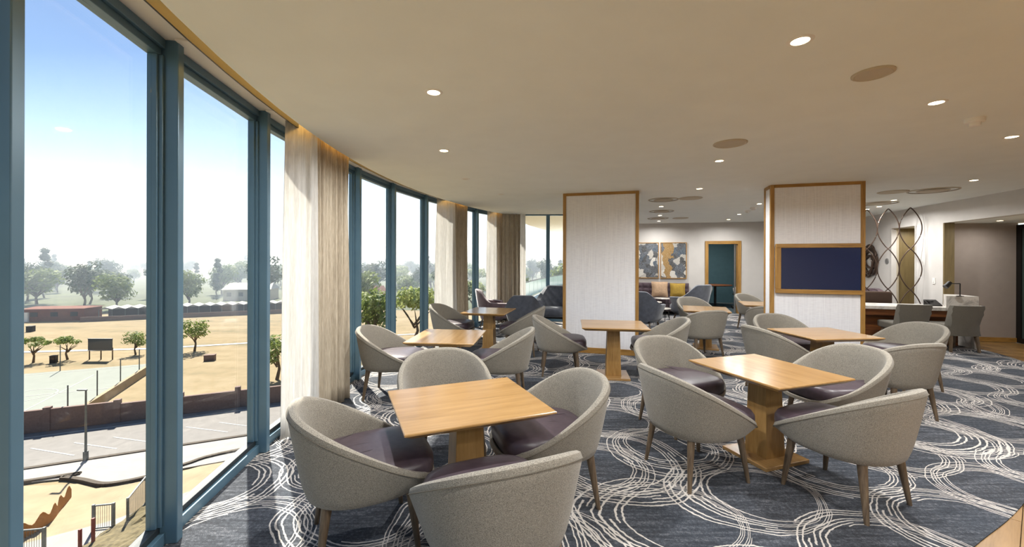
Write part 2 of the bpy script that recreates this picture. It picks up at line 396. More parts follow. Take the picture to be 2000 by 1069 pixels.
# dark framed glass door in the alcove
door = empty('door_1', (0, 0, 0), kind='structure')
def slabpart(name, a, b, z0, z1, th, mat, parent, side=1, bevel=0):
    d = (b - a).normalized(); nrm = Vector((-d.y, d.x))*th*side
    m = MB(); m.prism([tuple(a), tuple(b), tuple(b + nrm), tuple(a + nrm)], z0, z1); return m.build(name, mat, parent, bevel=bevel)
Da, Db = A1 - U*.03, A1 - U*.03 - V*1.1
slabpart('frame', Da, Da - V*.10, 0, 2.25, .06, M['black'], door); slabpart('frame', Db, Db - V*.10, 0, 2.25, .06, M['black'], door)
slabpart('frame', Da - V*.1, Db, 2.17, 2.25, .06, M['black'], door); slabpart('frame', Da - V*.1, Db, 0, .09, .06, M['black'], door)
slabpart('pane', Da - V*.1 + U*.02, Db + U*.02, .09, 2.17, .012, M['grey_glass'], door)
# recessed brown door behind the screen
door = empty('door_2', kind='structure')
slabpart('door_leaf', wpt(.38, .5), wpt(1.17, .5), 0, 2.30, .04, M['brown_door'], door, -1)
slabpart('jamb', wpt(.36, .0), wpt(.36, .5), 0, 2.30, .04, M['brown_door'], door, -1); slabpart('jamb', wpt(1.19, .0), wpt(1.19, .5), 0, 2.30, .04, M['brown_door'], door, 1)
slabpart('jamb_strip', wpt(1.165, .10), wpt(1.165, .14), 0, 2.29, .012, M['offwhite'], door, 1)
m_ = MB(); m_.prism([tuple(wpt(.36, .141)), tuple(wpt(1.19, .141)), tuple(wpt(1.19, .56)), tuple(wpt(.36, .56))], 2.3, 2.36); m_.build('head', M['ceiling'], door)

# ---- curved glazing: every bay is a window with mullion, frames and pane
def radial(deg):
    p = arc(deg); r = (AC - p).normalized(); return p, r, Vector((-r.y, r.x))
def window(n, a0, a1):
    wroot = empty('window_%d' % n, kind='structure')
    p, r, t = radial(a1)
    mb = MB(); q = p
    mb.prism([tuple(q - r*.075 - t*.026), tuple(q + r*.068 - t*.026), tuple(q + r*.068 + t*.026), tuple(q - r*.075 + t*.026)], 0, HS)
    mb.build('mullion', M['mullion'], wroot, bevel=.004)
    mb = MB(); mb.prism([tuple(q + r*.065 - t*.055), tuple(q + r*.16 - t*.055), tuple(q + r*.16 + t*.055), tuple(q + r*.065 + t*.055)], HS - .012, HS - .001); mb.build('head_plate', M['white'], wroot)
    p0, r0, t0 = radial(a0); d = (p - p0).normalized(); nr = Vector((d.y, -d.x))
    if nr.dot(r) < 0: nr = -nr
    a = p0 + d*.026 - nr*.045; b = p - d*.026 - nr*.045
    def bar(name, a_, b_, z0, z1, n0, n1, mat):
        m = MB(); m.prism([tuple(a_ + nr*n0), tuple(b_ + nr*n0), tuple(b_ + nr*n1), tuple(a_ + nr*n1)], z0, z1); return m.build(name, mat, wroot, bevel=.003)
    bar('sill_frame', a, b, .0, .065, -.03, .055, M['mullion']); bar('sill_frame', a, b, .065, .10, -.03, .03, M['gasket'])
    bar('head_frame', a, b, HS - .05, HS, -.03, .05, M['mullion']); bar('head_frame', a, b, HS - .09, HS - .05, -.03, .03, M['mullion'])
    for k, (e, s) in enumerate(((a, 1), (b, -1))):
        bar('jamb_frame', e, e + d*.016*s, .10, HS - .09, -.03, .045, M['mullion']); bar('jamb_frame', e + d*.016*s, e + d*.03*s, .10, HS - .09, -.02, .025, M['mullion'])
    bar('pane', a + d*.03, b - d*.03, .10, HS - .09, -.004, .004, M['glass'])
for i in range(len(MUL)-1): window(i + 1, MUL[i], MUL[i+1])
# end window (straight), its mullion, head rail and balcony beyond
wroot = empty('window_%d' % len(MUL), kind='structure')
ed = (E1 - E0).normalized(); en = Vector((ed.y, -ed.x))
def ebar(name, s0, s1, z0, z1, n0, n1, mat):
    m = MB(); m.prism([tuple(E0 + ed*s0 + en*n0), tuple(E0 + ed*s1 + en*n0), tuple(E0 + ed*s1 + en*n1), tuple(E0 + ed*s0 + en*n1)], z0, z1); return m.build(name, mat, wroot, bevel=.003)
EW = (E1 - E0).length
ms = 1.24
ebar('mullion', ms - .045, ms + .045, 0, HS, -.05, .08, M['mullion']); ebar('mullion', EW - .05, EW, 0, HS, -.05, .08, M['mullion'])
ebar('head_frame', 0, EW, HS - .07, HS, -.05, .05, M['mullion']); ebar('sill_frame', 0, EW, 0, .09, -.05, .05, M['mullion'])
ebar('pane', .05, ms - .045, .09, HS - .07, -.004, .004, M['glass']); ebar('pane', ms + .045, EW - .05, .09, HS - .07, -.004, .004, M['glass'])

# ---- columns with oak trims
def column(name, a, b, depth):
    root = empty(name, (0, 0, 0), kind='structure')
    d = (b - a).normalized(); n = Vector((-d.y, d.x))
    if n.y < 0: n = -n
    ang = math.atan2(d.y, d.x); L = (b - a).length
    mt = Matrix.Translation((a.x, a.y, 0)) @ Matrix.Rotation(ang, 4, 'Z')
    root.matrix_world = mt
    m = MB(); m.box((L/2, depth/2, H/2), (L - .02, depth - .02, H)); m.build('panel', M['wallpaper'], root)
    for x in (.022, L - .022):
        for y in (.018, depth - .018):
            m = MB(); m.box((x, y, H/2), (.052, .05, H)); m.build('corner_trim', M['oak_trim_z'], root, bevel=.004)
    m = MB(); m.box((L/2, .012, H - .022), (L - .1, .04, .044)); m.build('top_trim', M['oak_trim_x'], root)
    m = MB(); m.box((L/2, .012, .045), (L - .1, .04, .09)); m.build('skirting', M['oak_trim_x'], root)
    for x in (.012, L - .012):
        m = MB(); m.box((x, depth/2, H - .022), (.04, depth - .1, .044)); m.build('top_trim', M['oak_trim_x'], root)
        m = MB(); m.box((x, depth/2, .045), (.04, depth - .1, .09)); m.build('skirting', M['oak_trim_x'], root)
    return root, L
column('column_centre', Vector((.868, 7.03)), Vector((2.05, 6.70)), .36)
colr, CL = column('column_right', Vector((3.856, 6.17)), Vector((4.975, 5.83)), .33)

# television set into the right column
tv = empty('television'); tv.matrix_world = colr.matrix_world.copy()
tv['label'] = 'wide dark television in an oak frame on the right column'; tv['category'] = 'television'
z0, z1 = 1.075, 1.80
m = MB(); m.box((CL/2 + .01, -.03, z1 - .03), (CL - .10, .06, .06)); m.build('frame_rail', M['oak_trim_x'], tv, bevel=.004)
m = MB(); m.box((CL/2 + .01, -.03, z0 + .03), (CL - .10, .06, .06)); m.build('frame_rail', M['oak_trim_x'], tv, bevel=.004)
m = MB(); m.box((.06 + .03, -.03, (z0+z1)/2), (.065, .06, z1 - z0 - .12)); m.build('frame_stile', M['oak_trim_z'], tv, bevel=.004)
m = MB(); m.box((CL - .045, -.03, (z0+z1)/2), (.03, .06, z1 - z0 - .12)); m.build('frame_stile', M['oak_trim_z'], tv, bevel=.004)
sc = N('tv_screen'); sc.set((.004, .007, .02), .16, 0, Coat_Weight=.6, Coat_Roughness=.08); sc.b.inputs['Emission Color'].default_value = (.01, .035, .16, 1); sc.b.inputs['Emission Strength'].default_value = .09
m = MB(); m.box((CL/2 + .03, -.02, (z0+z1)/2), (CL - .19, .03, z1 - z0 - .125)); m.build('screen', sc.m, tv)
# ------------------------------------------------------------------ curtains
def curtain(name, path, zb, zt, nfold, amp, mat, parent, flare=1.0, th=.004, jitter=.3):
    """path: plan points (dense); folds across it"""
    pts = catmull([Vector(p) for p in path], 60); L = [0]
    for i in range(1, len(pts)): L.append(L[-1] + (pts[i] - pts[i-1]).length)
    rows = []; nz = 14; n = len(pts)
    ph = [random.uniform(-jitter, jitter) for _ in range(60)]
    for k in range(nz + 1):
        f = k/nz; z = zt + (zb - zt)*f; row = []
        for i, p in enumerate(pts):
            t = (pts[min(i+1, n-1)] - pts[max(i-1, 0)]).normalized(); nn = Vector((-t.y, t.x))
            s = L[i]/L[-1]
            a = amp*(.55 + .45*f)*(1 + .35*math.sin(7*s + 2))
            o = a*math.sin(2*PI*nfold*s + .35*math.sin(5*f + 9*s)) + .3*a*math.sin(2*PI*nfold*2.3*s + 2*f)
            spread = (s - .5)*(flare - 1)*f*L[-1]
            q = p + nn*o + t*spread
            row.append((q.x, q.y, z))
        rows.append(row)
    m = MB(); m.grid(rows); o = m.build(name, mat, parent, smooth=True, fix=False)
    md = o.modifiers.new('thickness', 'SOLIDIFY'); md.thickness = th
    return o
ZT = H + .06
def arcpath(a0, a1, d, n=4): return [tuple(arc(a0 + (a1-a0)*i/n, d)) for i in range(n + 1)]
c1 = empty('curtain', (*arc(-1, .2), 0), label='large beige curtain, its window-lit part coloured white, nearest the camera at the curved glazing', category='curtain')
c2 = empty('curtain', (*arc(19, .2), 0), label='beige curtain, window-lit part coloured white, gathered behind the two window side tables', category='curtain')
c3 = empty('curtain', (*arc(30, .2), 0), label='beige curtain filling the far corner of the glazing behind the lounge chairs', category='curtain')
def fix_parent(o, p): o.parent = p; o.matrix_parent_inverse = Matrix.Translation(-Vector(p.location))
o = curtain('drape', arcpath(-2.35, 1.75, .212), .012, ZT, 6.5, .036, M['drape'], None, 1.06); fix_parent(o, c1)
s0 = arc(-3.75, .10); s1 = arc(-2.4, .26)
o = curtain('lit_or_sheer_panel', [tuple(s0), tuple(s0.lerp(s1, .33)), tuple(s0.lerp(s1, .66)), tuple(s1)], .012, ZT, 2.2, .016, M['lit_or_sheer'], None, 1.25); fix_parent(o, c1)  # window-lit end of the same drape, its light given as white colour
o = curtain('drape', arcpath(19.7, 22.8, .212), .012, ZT, 4.5, .035, M['drape'], None, 1.08); fix_parent(o, c2)
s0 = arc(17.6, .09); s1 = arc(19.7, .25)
o = curtain('lit_or_sheer_panel', [tuple(s0), tuple(s0.lerp(s1, .33)), tuple(s0.lerp(s1, .66)), tuple(s1)], .012, ZT, 2.5, .02, M['lit_or_sheer'], None, 1.35); fix_parent(o, c2)  # lit end of this drape, coloured white for the window light
cc = Vector((-.12, 10.18))
o = curtain('drape', [tuple(arc(29.3, .2)), tuple(arc(30.0, .24)), (-.14, 10.14), (.03, 10.2), (.2, 10.23)], .012, ZT - .02, 5.5, .03, M['drape'], None, 1.0); fix_parent(o, c3)
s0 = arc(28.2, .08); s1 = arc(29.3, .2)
o = curtain('lit_or_sheer_panel', [tuple(s0), tuple(s0.lerp(s1, .33)), tuple(s0.lerp(s1, .66)), tuple(s1)], .012, ZT, 2, .018, M['lit_or_sheer'], None, 1.3); fix_parent(o, c3)  # drape end whitened where the window lights it
o = curtain('lit_or_sheer_panel', [(.19, 10.25), (.24, 10.28), (.28, 10.30), (.33, 10.33)], .012, ZT - .02, 2, .014, M['lit_or_sheer'], None, 1.2); fix_parent(o, c3)  # here the same white serves real thin cloth

# ------------------------------------------------------------------ tub chairs
def sgnpow(v, e): return math.copysign(abs(v)**e, v)
def outline(a, w, yb, yf, e=2.4):
    s, c = math.sin(a), math.cos(a)
    return w*sgnpow(s, 2/e), (-yb*sgnpow(c, 2/e) if c > 0 else yf*abs(c)**(2/e))
def rim_z(y): 
    t = max(0, min(1, (y + .386)/.762)); return .778 - .412*(t**1.10)
def rim_h(a, y):
    z = rim_z(y); k = max(0, (abs(a) - 2.35)/(PI - 2.35)); k = k*k*(3 - 2*k)
    return z*(1 - k) + .362*k
def make_tub(name):
    root = empty(name)
    n = 72; rows_o = 9; P = []
    ths = .052
    for j in range(n):
        a = -PI + 2*PI*j/n; col = []
        bx, by = outline(a, .300, .300, .318); rx, ry = outline(a, .376, .386, .376)
        zt = rim_h(a, ry)
        # underside centre -> bottom edge -> outer side -> rim -> inner side
        col.append((bx*.3, by*.3, .318)); col.append((bx*.82, by*.82, .318)); col.append((bx*.91, by*.91, .323))
        for k in range(rows_o):
            s = k/(rows_o - 1); e = .06 + .94*s**.85 - .055*(1 - s)**10
            z = .336 + (zt - .02 - .336)*s
            col.append((bx + (rx - bx)*e, by + (ry - by)*e, z))
        th = ths*(.62 + .38*max(0, min(1, (zt - .42)/.3)))
        rl = math.hypot(rx, ry); ux, uy = rx/rl, ry/rl
        for q in (.16, .5, .84): 
            col.append((rx - ux*th*q, ry - uy*th*q, zt - .002 + .010*math.sin(PI*q)))
        for k in range(6):
            s = k/5; z = zt - .016 - (zt - .016 - .335)*s
            sh = 1 - (bx*0 + .17*s)
            col.append(((rx - ux*th)*sh, (ry - uy*th)*sh, z))
        col.append((0, 0, .335))
        P.append(col)
    P.append(P[0]); m = MB(); m.grid(P)
    b = bmesh.new(); vs = [b.verts.new(v) for v in m.v]
    for f in m.f: b.faces.new([vs[i] for i in f])
    bmesh.ops.remove_doubles(b, verts=b.verts, dist=1e-5); b.verts.index_update()
    m.v = [tuple(v.co) for v in b.verts]; m.f = [tuple(v.index for v in f.verts) for f in b.faces]; b.free()
    m.build('shell', M['tweed'], root, smooth=True, angle=50)
    # seam that runs round the outside of the padded rim
    sm = MB(); pts = []
    for j in range(61):
        a = -2.72 + 5.44*j/60; rx, ry = outline(a, .378, .388, .378); pts.append((rx, ry, rim_h(a, ry) - .022))
    sm.tube(pts, .0019, 5); sm.build('seam', M['seam'], root)
    # cushion
    cm = MB(); rings = []; nn = 48
    def cring(sc, z, zf):
        out = []
        for j in range(nn):
            a = 2*PI*j/nn; x, y = outline(a, 1.0, .26, .345, 3.4); x *= sc*(.272 + .045*(y + .26)/.6)
            y = y*sc if y < 0 else y - (1 - sc)*.345
            out.append((x, y + .012, z + zf*(y + .3)*.05))
        return out
    for sc_, z in ((.2, .345), (.93, .345), (.985, .37), (1, .41), (.995, .448), (.96, .472), (.86, .484), (.6, .492), (.2, .495)): rings.append(cring(sc_, z, .4))
    vs = [p for r_ in rings for p in r_]; fs = [(i*nn + k, i*nn + (k+1) % nn, (i+1)*nn + (k+1) % nn, (i+1)*nn + k) for i in range(len(rings)-1) for k in range(nn)]
    fs += [tuple(range(nn))[::-1], tuple(range((len(rings)-1)*nn, len(rings)*nn))]
    cm.add(vs, fs); cm.build('seat_cushion', M['leather'], root, smooth=True, angle=60)
    for sx in (-1, 1):
        for sy in (-1, 1):
            lm = MB(); lm.frustum((sx*.244, sy*.244, 0), (.027, .027), (sx*.205, sy*.20 if sy < 0 else .205, .34), (.055, .055), n=8, rot=PI/8, round_=True)
            lm.build('leg', M['leg'], root, smooth=True, angle=50)
    return root
TW = 'grey tweed tub chair '
tubs = [
 ((-.817, 2.312), -64.3, TW + 'left of the nearest table, by the big curtain', 'a'),
 ((-.079, 1.896), 23.4, TW + 'back to the camera at bottom centre, nearest of all', 'a'),
 ((.239, 2.738), 106.9, TW + 'right of the nearest table, facing left', 'a'),
 ((-.509, 3.265), -159.1, TW + 'behind the nearest table, only its rounded back showing', 'a'),
 ((2.209, 2.751), 24.3, TW + 'right front of the honey oak table, back to the camera', 'b'),
 ((1.351, 3.054), -73.7, TW + 'left front of the honey oak table, facing right', 'b'),
 ((1.565, 3.89), -159.9, TW + 'at the far left of the honey oak table, facing the camera', 'b'),
 ((2.859, 3.688), 98.3, TW + 'at the far right of the honey oak table, facing left', 'b'),
 ((3.174, 4.91), -83.1, TW + 'left of the table under the television, facing right', 'c'),
 ((3.771, 5.673), -176.4, TW + 'between the television column and its table', 'c'),
 ((4.85, 5.13), 93.3, TW + 'right of the television table, facing left before the desk', 'c'),
 ((3.848, 4.213), 9.2, TW + 'back to the camera at the near right of the television table', 'c'),
 ((-1.377, 4.77), -91.9, TW + 'just right of the big curtain, partly in the sun', 'd'),
 ((-.119, 4.689), 84.6, TW + 'right side of the middle window table, facing the glazing', 'd'),
 ((-1.029, 7.168), -103.6, TW + 'left of the farthest window table, facing right', 'e'),
 ((.171, 6.9), 77.9, TW + 'right of the farthest window table, before the blue armchair', 'e'),
 ((.664, 5.726), -93.2, TW + 'left of the table before the white column', 'f'),
 ((1.99, 5.591), 81.2, TW + 'right of the table before the white column, half hidden', 'f'),
 ((3.061, 6.719), 9.2, TW + 'back to the camera between the two columns', 'g'),
 ((3.791, 8.441), -166.6, TW + 'facing the camera behind the table between the columns', 'g'),
 ((5.524, 9.41), -154.5, TW + 'facing the camera just left of the television column, far back', 'h'),
 ((4.529, 7.287), -25.4, TW + 'its back half hidden by the left edge of the television column', 'h'),
]
TG = {'a': 'tub chairs around the nearest table', 'b': 'tub chairs around the honey oak table', 'c': 'tub chairs around the table under the television',
      'd': 'tub chairs at the middle window table', 'e': 'tub chairs at the farthest window table', 'f': 'tub chairs at the table before the white column',
      'g': 'tub chairs between the columns', 'h': 'tub chairs behind the television column'}
tub0 = make_tub('tub_chair'); tub0['category'] = 'chair'
for i, ((x, y), rz, lb, g) in enumerate(tubs):
    o = tub0 if i == 0 else copy_tree(tub0)
    put(o, (x, y, 0), math.radians(rz), lb, 'tub chairs at the cafe tables')

# ------------------------------------------------------------------ cafe tables
def make_table(sx, sy):
    root = empty('cafe_table'); root['category'] = 'table'; root['group'] = 'square oak pedestal tables'
    zt = .695
    m = MB()
    def ring(ix, iy, z): return [(-sx/2 + ix, -sy/2 + iy, z), (sx/2 - ix, -sy/2 + iy, z), (sx/2 - ix, sy/2 - iy, z), (-sx/2 + ix, sy/2 - iy, z)]
    R_ = [ring(.045, .045, zt - .042), ring(.012, .012, zt - .020), ring(0, 0, zt - .012), ring(0, 0, zt - .004), ring(.004, .004, zt)]
    vs = [p for r in R_ for p in r]; fs = [(i*4 + k, i*4 + (k+1) % 4, i*4 + 4 + (k+1) % 4, i*4 + 4 + k) for i in range(4) for k in range(4)] + [(3, 2, 1, 0), (16, 17, 18, 19)]
    m.add(vs, fs); m.build('tabletop', M['oak_x' if sx > sy else 'oak_y'], root)
    m = MB(); m.frustum((0, 0, .028), (.195, .195), (0, 0, zt - .04), (.158, .158)); m.build('pedestal', M['oak_z'], root, bevel=.003)
    m = MB(); m.box((0, 0, .014), (.40, .44, .028)); m.build('base_plate', M['oak_x'], root, bevel=.003)
    return root
t1 = make_table(.742, .843); t2 = make_table(.843, .742)
OT = 'square oak table with flat pedestal, '
for i, (src, (x, y), a, lb) in enumerate((
    (t1, (-.276, 2.517), -67.2, OT + 'nearest the camera, pale top reflecting the windows'),
    (t2, (2.01, 3.286), -71.6, OT + 'honey coloured, in the right foreground'),
    (t1, (3.69, 4.916), -83.7, OT + 'under the television'),
    (t1, (-.719, 4.656), -5.1, OT + 'second along the windows, behind the nearest table'),
    (t1, (-.379, 7.0), -12.9, OT + 'farthest along the windows, before the lounge chairs'),
    (t2, (1.357, 5.543), -8.1, OT + 'standing free in front of the white column'),
    (t1, (3.447, 7.364), -21.4, OT + 'between the two columns, behind a chair back'),
    (t1, (4.985, 8.25), -21.8, OT + 'small at the left edge of the television column'))):
    o = src if i in (0, 1) else copy_tree(src)
    put(o, (x, y, 0), math.radians(a), lb)

# ------------------------------------------------------------------ quilted lounge chairs
def make_lounge(name, mat, mat_in):
    root = empty(name); root['category'] = 'armchair'; root['group'] = 'quilted lounge armchairs'
    n = 96; P = []
    for j in range(n + 1):
        a = -2.35 + 4.7*j/n
        bx, by = outline(a, .27, .27, .26, 2.6); rx, ry = outline(a, .43, .40, .36, 2.8)
        k = abs(a)/2.35; back = 1 if k < .16 else max(0, 1 - (k - .16)/.50); back = back*back*(3 - 2*back)
        zt = .62 + .27*back - .05*max(0, (k - .6))
        nar = 1 - .12*back
        rx *= nar
        col = []
        for q in range(9):
            s = q/8; e = s**.7; col.append((bx + (rx - bx)*e, by + (ry - by)*e, .24 + (zt - .24)*s))
        rl = math.hypot(rx, ry); ux, uy = rx/rl, ry/rl
        th = .075
        for q in (.25, .5, .75): col.append((rx - ux*th*q, ry - uy*th*q, zt + .014*math.sin(PI*q)))
        for q in range(22):
            s = q/21; z = zt - (zt - .36)*s
            # diamond quilting pressed into the lining
            d = .026*(abs(math.sin(5*a + 14*z)*math.sin(5*a - 14*z)))**.6 if 0 < q < 21 else 0
            f = 1 - .16*s
            col.append(((rx - ux*(th + .012 + .026 - d))*f, (ry - uy*(th + .012 + .026 - d))*f, z))
        P.append(col)
    m = MB(); m.grid([[c for c in col[:12]] for col in P]); m.grid([[c for c in col[11:]] for col in P])
    for col in (P[0], P[-1]):
        m.add(col, [tuple(range(len(col)))])
    b = bmesh.new(); vs = [b.verts.new(v) for v in m.v]
    for f in m.f:
        try: b.faces.new([vs[i] for i in f])
        except ValueError: pass
    bmesh.ops.remove_doubles(b, verts=b.verts, dist=1e-5); b.verts.index_update()
    m.v = [tuple(v.co) for v in b.verts]; m.f = [tuple(v.index for v in f.verts) for f in b.faces]; b.free()
    m.build('shell', mat, root, smooth=True, angle=60)
    m = MB(); m.box((0, .02, .25), (.46, .5, .05)); m.build('seat_frame', M['black'], root, bevel=.01)
    m = MB(); rr = []
    for sc_, z in ((.9, .27), (1, .31), (1, .40), (.95, .44), (.6, .455)): rr.append([(x*sc_, y*sc_ + .03, z) for x, y in (outline(2*PI*j/40, .33, .30, .36, 3.2) for j in range(40))])
    m.add([p for r in rr for p in r], [(i*40 + k, i*40 + (k+1) % 40, (i+1)*40 + (k+1) % 40, (i+1)*40 + k) for i in range(4) for k in range(40)] + [tuple(range(40))[::-1], tuple(range(160, 200))])
    m.build('seat_cushion', mat_in, root, smooth=True, angle=60)
    for sx in (-1, 1):
        for sy in (-1, 1):
            lm = MB(); lm.frustum((sx*.27, sy*.26, 0), (.022, .022), (sx*.2, sy*.2, .26), (.042, .042), n=8, round_=True); lm.build('leg', M['leg'], root, smooth=True, angle=50)
    return root
lb_ = make_lounge('lounge_chair', M['velvet_blue'], M['velvet_blue']); lp_ = make_lounge('lounge_chair', M['velvet_plum'], M['velvet_plum'])
put(lp_, (-.42, 9.25, 0), math.radians(-80), 'mauve quilted armchair against the far corner curtain, side on')
put(lb_, (.23, 8.1, 0), math.radians(-4), 'blue grey armchair with its smooth back to the camera, left of the white column', scale=(.86, .9, .98))
put(copy_tree(lb_), (.98, 9.5, 0), math.radians(168), 'blue grey quilted armchair facing the camera by the end window', scale=(1, 1, 1.05))
put(copy_tree(lb_), (2.86, 8.95, 0), math.radians(-42), 'dark blue armchair just right of the white column, seen from its side', scale=(1, 1, 1.0))
put(copy_tree(lb_), (4.33, 10.05, 0), math.radians(28), 'large blue grey armchair with back turned, before the meeting room door', scale=(1.1, 1.1, 1.09))
put(copy_tree(lp_), (2.98, 10.75, 0), math.radians(-110), 'mauve quilted armchair farther back, behind the dark blue one')
# round coffee tables
for i, (x, y, z, r, lb) in enumerate(((3.62, 10.02, .40, .22, 'round white coffee table with thin black legs, lowest and nearest of three'), (3.72, 10.95, .46, .24, 'round white coffee table of middle height before the sofa'), (4.20, 11.55, .50, .20, 'round white coffee table, tallest and nearest the sofa'))):
    root = empty('coffee_table', (x, y, 0), label=lb, category='table', group='round coffee tables before the sofa')
    m = MB(); m.lathe([(r - .01, z - .022), (r, z - .016), (r, z - .004), (r - .005, z)], n=28); m.build('tabletop', M['marble'], root, smooth=True, angle=40)
    for k in range(4):
        a = PI/4 + k*PI/2; m = MB(); m.tube([(math.cos(a)*(r - .03), math.sin(a)*(r - .03), z - .02), (math.cos(a)*(r - .02), math.sin(a)*(r - .02), 0)], .008, 6); m.build('leg', M['black'], root)
# sofa with tufted back and cushions
sp = bpt(.331) - V*.46; sofa = empty('sofa', (sp.x, sp.y, 0), math.atan2(bd.y, bd.x), label='long aubergine button tufted sofa along the back wall under the paintings', category='sofa')
m = MB(); m.box((0, 0, .22), (2.3, .82, .2)); m.build('base', M['sofa'], sofa, bevel=.02)
for k in range(2): m = MB(); m.box((-.52 + 1.04*k, -.08, .39), (1.03, .68, .15)); m.build('seat_cushion', M['sofa'], sofa, bevel=.035)
rows = []
for i in range(13):
    row = []
    for j in range(61):
        x = -1.12 + 2.24*j/60; z = .42 + .46*i/12
        b_ = .035*abs(math.sin(PI*j/5)*math.sin(PI*(i + .01)/4))**.5
        row.append((x, .25 - b_, z))
    rows.append(row)
m = MB(); m.grid(rows); m.box((0, .34, .64), (2.26, .14, .46)); m.build('backrest', M['sofa'], sofa, smooth=True, angle=50)
for s_ in (-1, 1): m = MB(); m.box((s_*1.12, 0, .38), (.12, .82, .44)); m.build('armrest', M['sofa'], sofa, bevel=.03)
for sx in (-1, 1):
    for sy in (-1, 1): m = MB(); m.frustum((sx*1.0, sy*.33, 0), (.03, .03), (sx*1.0, sy*.33, .13), (.05, .05)); m.build('foot', M['black'], sofa)
def cushion(loc, rz, tilt, size, mat, lb):
    m = MB(); n = 12; top = []; bot = []
    for i in range(n + 1):
        r1 = []; r2 = []
        for j in range(n + 1):
            u, v = i/n*2 - 1, j/n*2 - 1; h = .075*(1 - u**4)*(1 - v**4) + .004
            p = 1 - .06*(1 - abs(u))*abs(v) ; q = 1 - .06*(1 - abs(v))*abs(u)
            r1.append((u*size/2*q, h, v*size/2*p)); r2.append((u*size/2*q, -h, v*size/2*p))
        top.append(r1); bot.append(r2)
    m.grid(top); m.grid(bot)
    for a_, b2 in ((top[0], bot[0]), (top[-1], bot[-1]), ([r[0] for r in top], [r[0] for r in bot]), ([r[-1] for r in top], [r[-1] for r in bot])): m.grid([a_, b2])
    o = m.build('cushion', mat, None, smooth=True, angle=70, label=lb, category='cushion', group='cushions on the sofa'); o.location = loc; o.rotation_euler = (tilt, 0, rz)
sa = math.atan2(bd.y, bd.x)
for s_, sz, mt, lb in ((-.52, .42, M['tan'], 'tan square cushion at the left end of the sofa back'), (.28, .46, M['tan'], 'large tan cushion on the sofa beside the mustard one'), (.78, .42, M['mustard'], 'mustard yellow cushion at the right end of the sofa')):
    q = sp + bd*s_ + V*(.04 if s_ < .9 else .10); cushion((q.x, q.y, .47 + sz/2), sa + random.uniform(-.1, .1), -.25, sz, mt, lb)

# ------------------------------------------------------------------ back wall: paintings, doorway, meeting room
def art_mat(seed, och):
    m = N('collage_painting'); v = m.coords(loc=(seed, seed*.7, 0)); 
    wob = m.n('TexNoise'); m.l(v, wob.inputs['Vector']); wob.inputs['Scale'].default_value = 3.5; wob.inputs['Detail'].default_value = 5
    wv = m.n('VectorMath', operation='MULTIPLY_ADD'); m.l(wob.outputs['Color'], wv.inputs[0]); wv.inputs[1].default_value = (.5, .5, .5); m.l(v, wv.inputs[2])
    vo = m.n('TexVoronoi'); m.l(wv.outputs[0], vo.inputs['Vector']); vo.inputs['Scale'].default_value = 6.5
    sc = m.n('SeparateColor'); m.l(vo.outputs['Color'], sc.inputs[0])
    col = m.ramp(sc.outputs[0], [(0, disp('3A3F48')), (.3, disp('4A525E')), (.45, disp('24272C')), (.58, disp('B9B3AA')), (.75, disp('D4CFC6')), (.88, disp('33475A'))], 'CONSTANT')
    if och:
        sx = m.n('SeparateXYZ'); m.l(wv.outputs[0], sx.inputs[0]); msk = m.math('MULTIPLY', m.math('LESS_THAN', m.math('ABSOLUTE', m.math('SUBTRACT', m.math('SUBTRACT', sx.outputs[0], seed - .18 + .25), 0)), .11), 1.0)
        col = m.mix(msk, col, disp('9A7224'))
    g = m.noise(v, 40, 3); col = m.mix(.25, col, m.ramp(g, [(.3, (.02, .02, .025)), (.7, (.5, .48, .45))]))
    m.set(col, .7); m.bump(wob.outputs['Fac'], .4, .01); return m.m
def on_back(r): return bpt(r)
for k, (r0, r1, lb, se, och) in enumerate((((1231-1000)/FPX, .3545, 'abstract painting in grey, black and white, left one of the pair', 2.3, False), (.3583, .4217, 'abstract painting with an ochre streak, right one of the pair', 5.1, True))):
    a, b = bpt(r0), bpt(r1); c = (a + b)/2; L = (b - a).length
    root = empty('painting', (c.x - V.x*.03, c.y - V.y*.03, 1.55), sa, label=lb, category='painting', group='paintings above the sofa')
    m = MB(); m.box((0, 0, 0), (L - .03, .03, 1.05)); m.build('canvas', art_mat(se, och), root)
    for d_ in ((0, -.003, .535, L, .045, .02), (0, -.003, -.535, L, .045, .02)): m = MB(); m.box(d_[:3], d_[3:]); m.build('frame', M['oak_trim_x'], root)
    for x in (-L/2 + .01, L/2 - .01): m = MB(); m.box((x, -.003, 0), (.02, .045, 1.05)); m.build('frame', M['oak_trim_z'], root)
door = empty('door_3', kind='structure')
for a, b, z0_, z1_ in ((bpt(.4667), bpt(.4745), 0, 2.13), (bpt(.5455), bpt(.5535), 0, 2.13)):
    slabpart('architrave', a - V*.03, b - V*.03, z0_, z1_, .2, M['oak_trim_z'], door)
slabpart('architrave', bpt(.4745) - V*.03, bpt(.5455) - V*.03, 2.04, 2.13, .2, M['oak_trim_x'], door)
slabpart('lock_strip', bpt(.538) + V*.05, bpt(.541) + V*.05, .02, 2.04, .03, M['steel'], door)
mc = bpt(.50); mr0, mr1 = mc - bd*1.6, mc + bd*1.9
wall('wall_meeting_left', mr0 + V*.15, mr0 + V*3.2, 0, 2.5, .1, M['teal'], 1); wall('wall_meeting_right', mr1 + V*.15, mr1 + V*3.2, 0, 2.5, .1, M['teal'], -1); wall('wall_meeting_back', mr0 + V*3.2, mr1 + V*3.2, 0, 2.5, .1, M['teal'], 1)
m_ = MB(); m_.prism([tuple(mr0 + V*.15), tuple(mr1 + V*.15), tuple(mr1 + V*3.2), tuple(mr0 + V*3.2)], 2.5, 2.6); m_.build('ceiling_meeting', M['ceiling'], kind='structure')
